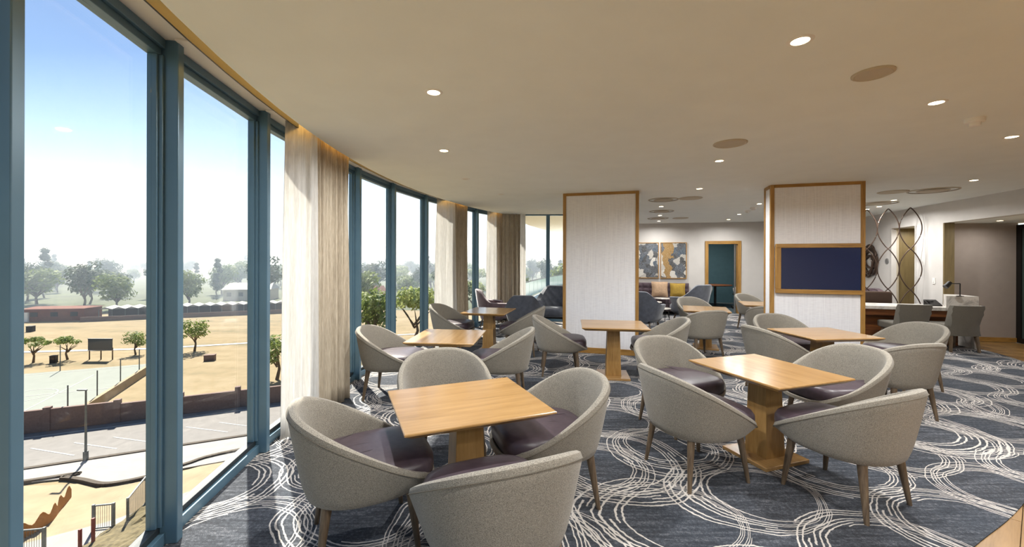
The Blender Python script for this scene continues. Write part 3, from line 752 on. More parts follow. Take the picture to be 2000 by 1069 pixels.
mcarp = plain('teal_carpet', disp('35474F'), .95, grain=.3, scale=60)
m_ = MB(); m_.prism([tuple(mr0 + V*.0), tuple(mr1 + V*.0), tuple(mr1 + V*3.2), tuple(mr0 + V*3.2)], -.03, -.001); m_.build('floor_meeting', mcarp, kind='structure')
q = mc + V*3.12 - bd*.45; o = empty('television', (q.x, q.y, 1.48), sa, label='small dark television on the teal wall of the meeting room', category='television'); m = MB(); m.box((0, 0, 0), (.95, .05, .52)); m.build('casing', M['black'], o, bevel=.01); m = MB(); m.box((0, -.028, 0), (.91, .01, .48)); m.build('screen', M['dark'], o)
q = mc + V*1.95 + bd*.28; o = empty('meeting_table', (q.x, q.y, 0), label='round wooden meeting table seen through the doorway', category='table'); m = MB(); m.lathe([(.5, .70), (.53, .715), (.53, .73), (.52, .735)], n=32); m.build('tabletop', M['walnut'], o); m = MB(); m.lathe([(.26, 0), (.26, .02), (.04, .05), (.04, .70)], n=20); m.build('pedestal', M['black'], o)
q = mc + V*1.4; ml = empty('fill_lamp', (q.x, q.y, 2.5), label='unseen round lamp added to brighten the teal meeting room', category='light'); m = MB(); m.lathe([(.16, .0), (.16, -.03), (.15, -.04)], n=28); m.build('drum', M['white'], ml)  # unseen fill lamp, added to lift the dark meeting room
ld = bpy.data.lights.new('lamp_light', 'AREA'); ld.shape = 'DISK'; ld.size = .28; ld.energy = 22; ld.color = (1, .95, .88); lo = bpy.data.objects.new('lamp_light', ld); C.objects.link(lo); lo.parent = ml; lo.location = (0, 0, -.05)
def swivel():
    root = empty('swivel_chair'); root['category'] = 'chair'; root['group'] = 'white swivel chairs in the meeting room'
    m = MB(); P = []
    for j in range(25):
        a = -2.2 + 4.4*j/24; x, y = outline(a, .29, .26, .25, 2.6); k = abs(a)/2.2; zt = .82 - .16*k*k
        P.append([(x*.8, y*.8, .46), (x*.95, y*.95, .56), (x, y, zt - .1 if .45 < k < .8 else zt - .05), (x, y, zt), (x*.93, y*.93, zt), (x*.9, y*.9, .6), (x*.74, y*.74, .48)])
    m.grid(P); m.build('shell', M['white'], root, smooth=True, angle=50)
    m = MB(); m.lathe([(.05, .42), (.23, .44), (.24, .47), (.2, .5), (.03, .505)], n=24); m.build('seat', M['dark'], root, smooth=True, angle=50)
    m = MB(); m.lathe([(.025, .08), (.025, .43)], n=10); m.build('post', M['steel'], root)
    for k in range(5):
        a = k*2*PI/5; m = MB(); m.tube([(0, 0, .12), (math.cos(a)*.28, math.sin(a)*.28, .07)], .016, 6); l_ = m.build('foot', M['steel'], root); m = MB(); m.lathe([(.02, 0), (.03, .015), (.03, .045), (.02, .06)], (math.cos(a)*.29, math.sin(a)*.29, 0), 10); m.build('castor', M['black'], l_)
    return root
sw = swivel(); q = mc + V*1.0 - bd*.28; put(sw, (q.x, q.y, 0), sa + math.radians(-35), 'white swivel chair at the left of the meeting room doorway'); q = mc + V*1.45 + bd*.95; put(copy_tree(sw), (q.x, q.y, 0), sa + math.radians(60), 'white swivel chair at the right of the meeting room doorway')

# ------------------------------------------------------------------ screen of metal ovals
su = Vector((.847, -.532)); s_c = Vector((8.275, 8.593)); OW, OH = .348, .853
scr = empty('metal_screen', (s_c.x, s_c.y, 0), math.atan2(su.y, su.x), label='tall bronze screen of stacked pointed ovals beside the television column', category='screen')
om = MB()
for sgn in (-1, 1): om.tube([(sgn*OW/2*math.sin(PI*i/24)**.85 if 0 < i < 24 else 0, 0, OH*(i/24)) for i in range(25)], .0105, 7)
ome = om.mesh('oval', M['bronze'], True, 60)
for i in range(5):
    for k in range(3):
        o = bpy.data.objects.new('oval', ome); C.objects.link(o); o.parent = scr; o.location = (-i*OW, 0, H - .018 - OH*(k + 1))
m = MB(); m.box((-2*OW, 0, .058), (5*OW, .1, .116)); m.build('plinth', M['bronze'], scr)
# wall sculpture of rings, round speaker, switch
sang = math.atan2(V.y, V.x)
c = wpt(1.95, -.04); sc_ = empty('wall_sculpture', (c.x, c.y, 1.54), sang, label='brown wall sculpture of interlocking rings behind the metal screen', category='sculpture')
for k, (rx, rz, ox, oz, tw) in enumerate(((.22, .36, .05, .05, .2), (.27, .30, -.02, -.03, -.25), (.20, .27, .08, -.12, .35), (.25, .24, -.05, .08, 0))):
    m = MB(); m.tube([(ox + rx*math.cos(t)*math.cos(tw) - rz*math.sin(t)*math.sin(tw), .012*math.sin(2*t + k), oz + rx*math.cos(t)*math.sin(tw) + rz*math.sin(t)*math.cos(tw)) for t in [2*PI*i/40 for i in range(40)]], .028, 8, True); m.build('ring', M['bronze'], sc_, smooth=True)
c = wpt(1.33, -.012); o = empty('wall_speaker', (c.x, c.y, 1.545), sang, label='round grey wall speaker beside the recessed brown door', category='speaker')
m = MB(); m.lathe([(.062, 0), (.07, .006), (.07, .02), (.055, .024)], n=24); p_ = m.build('rim', M['steel'], o); p_.rotation_euler = (PI/2, 0, 0); m = MB(); m.lathe([(.054, .01), (.054, .026)], n=24); p_ = m.build('grille', M['dark'], o); p_.rotation_euler = (PI/2, 0, 0)
c = wpt(-.2, -.006); o = empty('light_switch', (c.x, c.y, 1.16), sang, label='white light switch on the wall right of the metal screen', category='switch'); m = MB(); m.box((0, 0, 0), (.075, .012, .12)); m.build('plate', M['white'], o, bevel=.003); m = MB(); m.box((0, .008, 0), (.03, .008, .05)); m.build('rocker', M['white'], o, bevel=.002)
# ------------------------------------------------------------------ reception desk
da = Vector((8.22, 7.28)); dd = Vector((-.963, .27)); dn = Vector((.27, .963))
desk = empty('reception_desk', (da.x, da.y, 0), math.atan2(-dd.y, -dd.x), label='marble topped desk with dark wood front in front of the metal screen', category='desk')
m = MB(); m.box((-1.25, .31, .69), (2.5, .62, .06)); m.build('worktop', M['marble'], desk, bevel=.004)
m = MB(); m.box((-1.3, .30, .33), (2.36, .04, .66)); m.build('front_panel', M['walnut'], desk)
m = MB(); m.box((-1.3, .09, .60), (2.38, .03, .12)); m.build('apron', M['walnut'], desk)
m = MB(); m.box((-.03, .31, .33), (.06, .62, .66)); m.build('end_panel', M['marble'], desk, bevel=.004); m = MB(); m.box((-2.46, .31, .33), (.06, .62, .66)); m.build('end_panel', M['marble'], desk, bevel=.004)
rb = MB(); rb.prism([(-.46, .004), (0, .004), (0, .40), (-.22, .48)], .721, .93); o = rb.build('desk_upstand', M['marble'], None, label='raised marble block at the right end of the desk', category='block'); o.location = desk.location; o.rotation_euler = desk.rotation_euler
lp = at(1880, 580, .93); lamp = empty('desk_lamp', (lp.x + .02, lp.y + .06, .931), 0, label='small black angled lamp standing on the marble block', category='lamp')
m = MB(); m.lathe([(.05, 0), (.05, .01), (.012, .014)], n=20); m.build('base', M['black'], lamp)
m = MB(); m.tube([(0, 0, .01), (0, 0, .225)], .0085, 8); m.build('pole', M['black'], lamp); m = MB(); m.tube([(.004, 0, .225), (-.19, 0, .225)], .0075, 8); m.build('arm', M['black'], lamp)
m = MB(); m.tube([(-.175, 0, .245), (-.26, 0, .165)], [.034, .04], 14); m.build('lamp_head', M['black'], lamp, smooth=True, angle=40)
pp = Vector(at(1826, 598, .72)); ph = empty('desk_phone', (pp.x, pp.y + .03, .721), -.2, label='black desk telephone left of the marble block', category='telephone'); m = MB(); m.add([(-.1, -.07, 0), (.1, -.07, 0), (.1, .09, 0), (-.1, .09, 0), (-.1, -.07, .02), (.1, -.07, .02), (.1, .09, .11), (-.1, .09, .11)], [(3, 2, 1, 0), (4, 5, 6, 7), (0, 1, 5, 4), (1, 2, 6, 5), (2, 3, 7, 6), (3, 0, 4, 7)]); m.build('body', M['black'], ph, bevel=.006); m = MB(); m.box((-.065, .01, .085), (.045, .18, .035)); m.build('handset', M['black'], ph, bevel=.012)
def make_desk_chair():
    root = empty('desk_chair'); root['category'] = 'chair'; root['group'] = 'grey upholstered chairs at the desk'
    rows = []
    for side in (0, 1):
        for i in range(11) if side == 0 else range(10, -1, -1):
            z = .28 + .52*i/10; t = i/10
            wd = .27 - .055*math.sin(PI*min(1, t*1.25)) if t < .8 else .235 + .03*(t - .8)/.2
            wd -= .03*max(0, (t - .93)/.07)
            y = -.20 - .10*t + (.075 if side else 0)
            rows.append([(wd*(j/6 - 1), y - .06*(1 - (j/6 - 1)**2), z) for j in range(13)])
    m = MB(); m.grid(rows + [rows[0]])
    m.add(sum([[r[0] for r in rows]], []), [tuple(range(len(rows)))]); m.add([r[-1] for r in rows], [tuple(range(len(rows)))])
    m.build('backrest', M['grey_fabric'], root, smooth=True, angle=50)
    m = MB(); m.box((0, .03, .40), (.50, .5, .13)); m.build('seat', M['grey_fabric'], root, bevel=.03)
    for sx in (-1, 1):
        for sy in (-1, 1): m = MB(); m.frustum((sx*.22, sy*.23, 0), (.028, .028), (sx*.19, sy*.19, .35), (.05, .05)); m.build('leg', M['leg'], root)
    return root
dc = make_desk_chair(); put(dc, (7.72, 7.25, 0), math.radians(-6), 'grey upholstered chair at the right end of the desk, back to the camera')
put(copy_tree(dc), (7.02, 7.42, 0), math.radians(-10), 'grey upholstered chair at the middle of the desk, back to the camera', scale=(1, 1, 1.0))
oc = empty('office_chair', (7.45, 8.30, 0), math.radians(165), label='dark brown low backed office chair behind the desk', category='chair')
m = MB(); m.box((0, -.22, .74), (.52, .07, .38)); m.build('backrest', M['bronze'], oc, bevel=.03); m = MB(); m.box((0, .03, .46), (.52, .5, .1)); m.build('seat', M['bronze'], oc, bevel=.03); m = MB(); m.lathe([(.03, .06), (.03, .42)], n=10); m.build('post', M['steel'], oc)
for k in range(5): a = k*2*PI/5; m = MB(); m.tube([(0, 0, .1), (math.cos(a)*.28, math.sin(a)*.28, .03)], .02, 6); m.build('foot', M['black'], oc)
put(copy_tree(lp_), (8.35, 9.85, 0), math.radians(120), 'mauve armchair behind the metal screen below the ring sculpture')

# ------------------------------------------------------------------ ceiling fittings
def lamp_light(x, y, z, wv, parent):
    ld = bpy.data.lights.new('lamp_light', 'AREA'); ld.shape = 'DISK'; ld.size = .075; ld.energy = wv; ld.color = (1, 1, .98); ld.spread = math.radians(165)
    lo = bpy.data.objects.new('lamp_light', ld); C.objects.link(lo); lo.parent = parent; lo.location = (0, 0, -.010); lo['kind'] = 'structure' if False else 'light'
    del lo['kind']
def make_downlight(lit, r=.05):
    root = empty('downlight'); root['category'] = 'light'
    m = MB(); m.lathe([(r - .008, -.001), (r - .008, -.005), (r, -.006), (r + .012, -.001), (r + .012, .004)], n=28, cap=False); m.build('trim_ring', M['white'], root, smooth=True, angle=40)
    m = MB(); m.lathe([(r - .008, -.003), (.001, -.003)], n=28); m.build('lens', M['lens' if lit else 'lens_off'], root)
    return root
dl_on = make_downlight(True); dl_off = make_downlight(False)
spots = [((1563, 79), 'recessed downlight, largest and nearest, at the upper right of the ceiling'), ((847, 180), 'recessed downlight alone at the upper left of the ceiling'), ((867, 294), 'recessed downlight above the big curtain'),
 ((1829, 200), 'recessed downlight between the round speaker cover and the smoke detector'), ((1976, 267), 'recessed downlight at the right edge, beyond the smoke detector'), ((1405, 314), 'recessed downlight just behind the second round ceiling cover'),
 ((1902, 352), 'recessed downlight above the beige bulkhead at right'), ((1366, 368.5), 'recessed downlight between the columns, nearest of those'), ((1746, 391), 'recessed downlight above the metal screen, nearest of three'),
 ((1717, 403.7), 'recessed downlight above the metal screen, middle of three'), ((1693, 409), 'recessed downlight beside the top of the television column'), ((1291.5, 403.3), 'recessed downlight between the first and second air diffuser right of the white column'),
 ((1289, 421), 'recessed downlight between the second and third air diffuser right of the white column'), ((1287, 432), 'recessed downlight nearest the back wall above the paintings'), ((1483, 398), 'recessed downlight touching the left edge of the television column'),
 ((1443.6, 418.5), 'recessed downlight before the pair of small detectors'), ((1422.8, 429), 'recessed downlight above the meeting room doorway')]
offs = [((909.5, 349.5), 'small unlit recessed downlight, left one near the glazing'), ((979, 379.5), 'small unlit recessed downlight, middle one near the glazing'), ((1052, 410.5), 'small unlit recessed downlight near the end window')]
first = True
for (u, v), lb in spots:
    p = at(u, v, H); o = dl_on if first else copy_tree(dl_on); first = False
    put(o, (p.x, p.y, H), 0, lb, 'lit recessed downlights'); lamp_light(p.x, p.y, H, LAMP_W*(1.25 if p.y < 5.6 else .62 if p.y < 8 else .36)*(.55 if p.x > 5.2 else 1), o)
first = True
for (u, v), lb in offs:
    p = at(u, v, H); o = dl_off if first else copy_tree(dl_off); first = False
    put(o, (p.x, p.y, H), 0, lb, 'unlit recessed downlights')
# unseen fill lamps added behind the camera, then the alcove and door lamps
for i, (x, y) in enumerate(((.6, .6), (2.6, .4), (1.2, -1.6), (3.4, -1.6), (4.6, 1.0), (2.6, -3.0))):
    o = copy_tree(dl_on)
    put(o, (x, y, H), 0, 'unseen downlight added behind the camera as fill light', 'fill downlights added behind the camera')
    for ch in o.children:
        if ch.type == 'LIGHT': ch.data = ch.data.copy(); ch.data.energy = LAMP_W*2.0  # stronger than the visible ones, to brighten the column fronts
for (u, v), z, lb in (((1953, 431), 2.29, 'recessed downlight in the low alcove ceiling at right'), ((1769, 451), 2.30, 'recessed downlight over the recessed brown door')):
    p = at(u, v, z) if z < 2.295 else Vector((*wpt(.78, .33), z)); o = copy_tree(dl_on); put(o, (p.x, p.y, z), 0, lb, 'lit recessed downlights')
    for ch in o.children:
        if ch.type == 'LIGHT': ch.data = ch.data.copy(); ch.data.energy = LAMP_W*.42
def disc(name, u, v, r, lb, cat, grp, slot=False):
    p = at(u, v, H); root = empty(name, (p.x, p.y, H), label=lb, category=cat, group=grp)
    m = MB(); m.lathe([(r, .002), (r, -.006), (r - .012, -.012), (r - .02, -.008)], n=40, cap=False); m.build('rim', M['offwhite'], root, smooth=True, angle=40)
    if slot:
        m = MB(); m.lathe([(r - .02, -.002), (r*.62, .02), (r*.60, .02)], n=40, cap=False); m.build('throat', M['dark'], root, smooth=True)
        m = MB(); m.lathe([(.001, -.018), (r*.58, -.018), (r*.64, -.008), (r*.58, -.002)], n=40); m.build('plate', M['offwhite'], root, smooth=True, angle=40)
    else:
        m = MB(); m.lathe([(r - .02, -.008), (.001, -.009)], n=40); m.build('cover', M['offwhite'], root)
disc('ceiling_speaker', 1705, 143, .105, 'round flat ceiling speaker cover, nearest, at upper right', 'speaker', 'ceiling speaker covers'); disc('ceiling_speaker', 1426, 280, .15, 'round flat ceiling speaker cover above the honey oak table', 'speaker', 'ceiling speaker covers')
for u, v, r, lb in ((1295.5, 390, .27, 'round air diffuser right of the white column, nearest of three'), (1292, 412.7, .27, 'round air diffuser right of the white column, second of three'), (1285, 426.5, .27, 'round air diffuser right of the white column, farthest of three'), (1822, 372, .31, 'round air diffuser right of the television column'), (1716, 397, .30, 'round air diffuser beside the top edge of the television column')):
    disc('air_diffuser', u, v, r, lb, 'air vent', 'round air diffusers', True)
disc('ceiling_speaker', 1349, 387, .2, 'flat round cover beside the nearest air diffuser', 'speaker', 'ceiling speaker covers'); disc('ceiling_speaker', 1744, 374.7, .2, 'flat round cover left of the air diffuser at right', 'speaker', 'ceiling speaker covers'); disc('ceiling_speaker', 1329, 426, .2, 'flat round cover beside the farthest air diffuser', 'speaker', 'ceiling speaker covers')
def detector(u, v, lb, s=1):
    p = at(u, v - 4*s, H); root = empty('smoke_detector', (p.x, p.y, H), label=lb, category='detector', group='white smoke detectors')
    m = MB(); m.lathe([(.06, .001), (.06, -.028), (.052, -.034), (.001, -.034)], n=28); m.build('base', M['white'], root, smooth=True, angle=40)
    m = MB(); m.lathe([(.036, -.034), (.034, -.056), (.028, -.06), (.001, -.06)], n=20); m.build('sensor', M['white'], root, smooth=True, angle=40)
detector(1904, 236, 'white smoke detector at the upper right, nearest'); detector(1460, 411, 'white smoke detector far back, left one of two', 0); detector(1471, 405.6, 'white smoke detector far back, right one of two', 0)
# ------------------------------------------------------------------ the view outside, five floors below
G = -12.0
def od(h): return tuple(c*.44 for c in disp(h))
def mat_ground():
    m = N('dry_ground'); v = m.coords(); f = m.noise(v, .02, 6, .6); g = m.noise(v, .6, 5, .6); h = m.noise(m.coords(scale=(.05, .25, 1)), 1, 4)
    s = m.math('ADD', m.math('MULTIPLY', f, .4), m.math('ADD', m.math('MULTIPLY', g, .25), m.math('MULTIPLY', h, .35)))
    m.set(m.ramp(s, [(.36, od('948B62')), (.46, od('C2AA7C')), (.56, od('D4BC90')), (.68, od('DECDA8'))]), .95); return m.m
M['ground'] = mat_ground()
M['asphalt'] = plain('pale_asphalt', od('B2ACA6'), .9, grain=.08, scale=1.5)
M['concrete'] = plain('pale_concrete', od('E4DACE'), .9, grain=.06, scale=1.2)
M['court'] = plain('green_grey_court', od('B4BBAF'), .85, grain=.05, scale=.6)
M['line'] = plain('white_line_paint', od('F0EEE8'), .8, grain=.02)
M['sand'] = plain('bare_sand', od('E2C8A0'), .95, grain=.12, scale=1.0)
M['brick'] = plain('brown_brick', od('AA8A7E'), .9, grain=.12, scale=9)
M['red_brick'] = plain('red_brick', od('A8614A'), .9, grain=.12, scale=3)
M['kerb'] = plain('dark_kerb', od('6E5F4E'), .9, grain=.1)
M['scrub'] = plain('scrubby_bank_soil', od('9A8A62'), .95, grain=.35, scale=5)
M['orange'] = plain('orange_netting', od('E39A4A'), .8, grain=.1)
M['rail'] = plain('galvanised_rail', od('8C9292'), .5, .5)
M['red'] = plain('red_post_paint', od('B0463A'), .6)
M['board'] = plain('slate_board', od('5C666E'), .6, grain=.06)
M['roofsheet'] = plain('pale_roof_sheet', od('D8D6D0'), .6, grain=.04)
M['shade'] = plain('carport_dark_cloth', od('5A5358'), .85, grain=.1)
M['bark'] = plain('tree_bark', disp('5B4C3E'), .9, grain=.2)
def leafmat(name, a, b):
    m = N(name); v = m.coords(); f = m.noise(v, 1.3, 4, .6); m.set(m.ramp(f, [(.35, a), (.65, b)]), .7)
    tl = m.n('BsdfTranslucent'); m.l(m.b.inputs['Base Color'].links[0].from_socket, tl.inputs[0]); mx = m.n('MixShader'); mx.inputs[0].default_value = .3
    m.l(m.b.outputs[0], mx.inputs[1]); m.l(tl.outputs[0], mx.inputs[2]); m.l(mx.outputs[0], m.out.inputs[0]); return m.m
M['leaf_dark'] = leafmat('dark_foliage', disp('38492F'), disp('55673F')); M['leaf_mid'] = leafmat('mid_foliage', disp('64763F'), disp('8C9A56')); M['leaf_pale'] = leafmat('pale_foliage', disp('909E5A'), disp('B6BE7E'))
mb = MB(); mb.add([(-2500, -60, G), (2500, -60, G), (2500, 3500, G), (-2500, 3500, G)], [(0, 1, 2, 3)]); mb.build('ground', M['ground'], kind='structure')
Q = Vector((-28.4, 27.6)); e_ = Vector((.905, .425)); f_ = Vector((-.425, .905))
def rp(e, f): return Q + e_*e + f_*f
def patch(name, pts, z, mat, th=.05, **kw):
    m = MB(); m.prism([tuple(p) for p in pts], z - th, z); return m.build(name, mat, **({'kind': 'structure'} | kw))
patch('road', [rp(-70, .25), rp(120, .25), rp(120, 7.6), rp(-70, 7.6)], G + .06, M['asphalt'])
patch('pavement', [rp(-70, -.05), rp(120, -.05), rp(120, -1.9), (-21.5, 26.4), (-22.4, 25.3), (-23.4, 24.8), (-24.4, 24.6), (-26.0, 25.0), (-27.5, 25.25), (-29.4, 24.8), rp(-70, -3.3)], G + .10, M['concrete'])
patch('trim_3', [rp(-70, -.05), rp(120, -.05), rp(120, .25), rp(-70, .25)], G + .16, M['kerb'])
kp = catmull([Vector(p) for p in ((-55, 13.2), (-29.41, 24.84), (-27.53, 25.31), (-26.04, 25.09), (-24.36, 24.64), (-23.26, 24.93), (-22.23, 25.7), (-21.27, 27.11), (-18.83, 29.32), (-5, 37))], 5)
m = MB(); 
for i in range(len(kp) - 1):
    d = (kp[i+1] - kp[i]).normalized(); nn = Vector((-d.y, d.x))*.13; m.prism([tuple(kp[i] - nn), tuple(kp[i+1] - nn), tuple(kp[i+1] + nn), tuple(kp[i] + nn)], G, G + .2)
m.build('trim_4', M['kerb'], kind='structure')
patch('sand_lot', [(-50, 12), (-29.4, 24.5), (-26.0, 24.8), (-24.4, 24.3), (-22.2, 25.2), (-18, 29), (-15, 26), (-14, 10)], G + .05, M['sand'])
patch('footpath', [(-26, 17.0), (-23.5, 19.2), (-20.5, 21.3), (-18.3, 24.5), (-17.4, 24.0), (-19.3, 20.6), (-21, 18), (-23, 15)], G + .09, M['concrete'])
# scrubby bank near the building, rough
m = MB(); P = []
for i in range(30):
    row = []
    for j in range(24):
        x = -20.2 + 6.2*i/29; y = 13 + 10.5*j/23 - .8*i/29
        edge_ = min(1, i/5, j/4, (23 - j)/4); row.append((x + .2*noise.noise((i*.7, j*.7, 1)), y, G + .02 + edge_*(.35 + .45*abs(noise.noise((i*.33, j*.33, 3))) + .02*i)))
    P.append(row)
m.grid(P); m.build('bank', M['scrub'], smooth=False, kind='structure')
patch('court_surface', [rp(-70, 8.2), rp(-4.5, 8.2), rp(-4.5, 31), rp(-70, 31)], G + .06, M['court'])
def strokes(name, lst, z, wd=.11):
    m = MB()
    for a, b in lst:
        a, b = Vector(a), Vector(b); d = (b - a).normalized(); nn = Vector((-d.y, d.x))*wd/2; m.prism([tuple(a - nn), tuple(b - nn), tuple(b + nn), tuple(a + nn)], z - .02, z)
    return m.build(name, M['line'], kind='structure')
strokes('trim_5', [((-34.14, 29.38), (-29.94, 28.33)), ((-32.01, 30.29), (-27.99, 29.34)), ((-30.06, 31.26), (-26.5, 30.41)), ((-26.13, 33.2), (-22.11, 32.24)), ((-24.14, 34.15), (-21.4, 33.44)), ((-37.0, 28.3), (-33.0, 27.2)), (rp(-40, 6.6), rp(60, 6.6))], G + .075)
circ = [rp(-12 + 2.2*math.cos(t*PI/12), 20 + 2.2*math.sin(t*PI/12)) for t in range(25)]
strokes('trim_6', [(rp(-65, 9.5), rp(-5.5, 9.5)), (rp(-5.5, 9.5), rp(-5.5, 30)), (rp(-65, 30), rp(-5.5, 30)), (rp(-25, 9.5), rp(-25, 30)), (rp(-9.5, 12), rp(-9.5, 27)), (rp(-65, 19.8), rp(-5.5, 19.8))] + [(circ[i], circ[i+1]) for i in range(24)], G + .075, .1)
# garden wall along the road
m = MB(); m.prism([tuple(rp(-70, 7.7)), tuple(rp(-1, 7.7)), tuple(rp(-1, 8.0)), tuple(rp(-70, 8.0))], G, G + 1.75); bw = m.build('boundary_wall', M['brick'], kind='structure')
m = MB(); m.prism([tuple(rp(-1, 7.7)), tuple(rp(45, 7.7)), tuple(rp(45, 8.0)), tuple(rp(-1, 8.0))], G, G + 1.55); m.build('wall_length', M['brick'], bw)
pm = MB(); pm.box((0, 0, .95), (.42, .42, 1.9)); pme = pm.mesh('pier', M['brick'])
for k in range(-12, 11):
    o = bpy.data.objects.new('pier', pme); C.objects.link(o); o.parent = bw; q = rp(-1 + k*4.2, 7.85); o.location = (q.x, q.y, G); o.rotation_euler = (0, 0, math.atan2(e_.y, e_.x))
# court fence posts
for k, (e, f) in enumerate(((-4.5, 9), (-4.5, 14), (-4.5, 19), (-4.5, 24), (-4.5, 30.8), (-14, 31), (-24, 31), (-34, 31))):
    q = rp(e, f); o = empty('fence_post', (q.x, q.y, G), label='thin grey fence post at the edge of the green court', category='post', group='court fence posts'); m = MB(); m.tube([(0, 0, 0), (0, 0, 3.2)], .05, 6); m.build('pole', M['rail'], o)
m = MB(); m.prism([tuple(rp(-4.4, 8.3)), tuple(rp(-4.4, 31)), tuple(rp(-4.1, 31)), tuple(rp(-4.1, 8.3))], G, G + .9); m.build('court_wall', M['sand'], None, label='low pale wall along the right side of the green court', category='wall')
# street lamp
o = empty('street_lamp', (Q.x, Q.y, G), label='slim grey street lamp standing at the kerb', category='lamp')
m = MB(); m.tube([(0, 0, 0), (0, 0, 4.75)], [.075, .05], 8); m.build('pole', M['rail'], o); m = MB(); m.box((-.25, 0, 4.78), (.6, .16, .08)); m.build('lamp_head', M['rail'], o, bevel=.02); m = MB(); m.box((0, 0, .35), (.2, .2, .7)); m.build('base', M['rail'], o)
# scoreboard
o = empty('scoreboard', (-55.2, 55.5, G), label='slate grey scoreboard on posts at the edge of the dry field', category='board')
m = MB(); m.box((0, 0, 2.05), (3.2, .12, 1.55)); m.build('panel', M['board'], o)
for z in (1.27, 2.83): m = MB(); m.box((0, -.02, z), (3.3, .16, .07)); m.build('rail', M['roofsheet'], o)
for x in (-1.55, 0, 1.55): m = MB(); m.box((x, .1, .8), (.1, .1, 1.6)); m.build('post', M['bark'], o)
# gates, mesh panel and netting down by the building
def gate(name, x, y, rz, w_, h, lb):
    o = empty(name, (x, y, G + .05), rz, label=lb, category='gate' if name == 'gate' else 'panel')
    for s_ in (-1, 1): m = MB(); m.box((s_*w_/2, 0, h/2), (.1, .1, h)); m.build('post', M['rail'], o)
    for z in (.12, h - .06): m = MB(); m.box((0, 0, z), (w_ - .1, .06, .06)); m.build('rail', M['rail'], o)
    m = MB()
    n_ = max(4, int(w_/.09))
    for i in range(1, n_): m.box((-w_/2 + w_*i/n_, 0, h/2), (.012, .012, h - .2))
    b_ = m.build('bars', M['rail'], o); b_['kind'] = 'stuff'
gate('gate', -21.95, 18.55, .18, 1.7, 1.35, 'grey metal gate by the footpath below, nearest the building'); gate('gate', -24.6, 17.8, .1, 2.6, 1.3, 'wide grey metal gate at the lower left below the glazing'); gate('gate', -20.3, 20.6, .2, .85, 1.3, 'narrow grey gate in the middle of the footpath below'); gate('mesh_panel', -19.6, 21.7, 2.0, 2.4, 1.6, 'tall grey mesh panel beside the scrubby bank')
m = MB(); npts = catmull([Vector(p) for p in ((-24.4, 19.0), (-23.5, 20.0), (-23.6, 21.2), (-24.2, 22.2), (-24.9, 23.4))], 10); P = [[(p.x, p.y, G + .05 + h*(.9 + .25*math.sin(i*.9)) + .0) for h in (0, .35, .7)] for i, p in enumerate(npts)]
m.grid(P); o = m.build('safety_netting', M['orange'], None, fix=False, label='sagging orange safety netting around the dug up sand', category='netting'); md = o.modifiers.new('thickness', 'SOLIDIFY'); md.thickness = .02
o = empty('concrete_pipe', (-25.0, 20.6, G + .45), .4, label='grey concrete pipe ring lying inside the orange netting', category='pipe'); m = MB(); m.tube([(math.cos(t*PI/10)*.4, 0, math.sin(t*PI/10)*.4) for t in range(20)], .09, 6, True); m.build('ring', M['concrete'], o, smooth=True)
for x, y, h, lb in ((-19.4, 19.2, 1.5, 'taller red post by the bank'), (-19.75, 18.95, 1.15, 'shorter red post by the bank')):
    o = empty('red_post', (x, y, G), label=lb, category='post'); m = MB(); m.box((0, 0, h/2), (.1, .1, h)); m.build('shaft', M['red'], o)
for u, v, d_, lb in ((105, 709, (.6, .6, .9), 'dark litter bin beside the small trees'), (60, 648, (.9, .9, 1.0), 'small dark bin out on the dry field'), (410, 704, (1.2, .8, .7), 'brown brick block on the dry grass')):
    p = at(u, v, G); o = empty('bin' if 'bin' in lb else 'brick_block', (p.x, p.y, G), .3, label=lb, category='bin' if 'bin' in lb else 'block'); m = MB(); m.box((0, 0, d_[2]/2), d_); m.build('body', M['dark'] if 'bin' in lb else M['brick'], o, bevel=.05); m = MB(); m.box((0, 0, d_[2] + .03), (d_[0]*1.06, d_[1]*1.06, .06)); m.build('lid', M['dark'] if 'bin' in lb else M['brick'], o)
patch('field_path', [(-110, 54.5), (-70, 59.3), (-53.5, 61.9), (-42.5, 66.2), (10, 84), (10, 85.2), (-42.8, 67.1), (-53.8, 62.9), (-70, 60.4), (-110, 55.8)], G + .05, M['roofsheet'])
# brick clubhouse, carports, white wall, houses
def house(x, y, w_, d_, h, rz, wallm, roofm, rh, lb, nwin=3):
    o = empty('house', (x, y, G), rz, label=lb, category='building')
    m = MB(); m.box((0, 0, h/2), (w_, d_, h)); m.build('wall', wallm, o)
    m = MB(); a, b = w_/2 + .4, d_/2 + .4; m.add([(-a, -b, h), (a, -b, h), (a, b, h), (-a, b, h), (-a*.9, 0, h + rh), (a*.9, 0, h + rh)], [(0, 1, 5, 4), (1, 2, 5), (2, 3, 4, 5), (3, 0, 4), (3, 2, 1, 0)]); m.build('roof', roofm, o)
    for i in range(nwin): m = MB(); m.box((-w_/2 + w_*(i + .5)/nwin, -d_/2 - .02, h*.55), (min(1.3, w_/nwin*.5), .08, h*.35)); m.build('window', M['dark'], o)
house(-99.5, 92.0, 11, 5, 2.7, .18, M['red_brick'], M['red_brick'], .35, 'long low red brick clubhouse at the far side of the dry field')
house(-68, 150, 12, 9, 4, .3, M['offwhite'], M['brick'], 2.6, 'house with a brown pitched roof among the distant trees', 4); house(-42, 118, 11, 8, 3.6, .5, M['white'], M['red_brick'], 2.4, 'white house with a red roof behind the window trees', 3); house(-88, 140, 14, 8, 3.6, .2, M['offwhite'], M['roofsheet'], 2.0, 'pale house with a light roof left of the carports', 4)
m = MB(); m.prism([(-118, 84.6), (-103.4, 88.3), (-103.4, 88.6), (-118, 84.9)], G, G + 2.0); m.build('white_wall', M['white'], None, label='white wall left of the red brick clubhouse', category='wall')
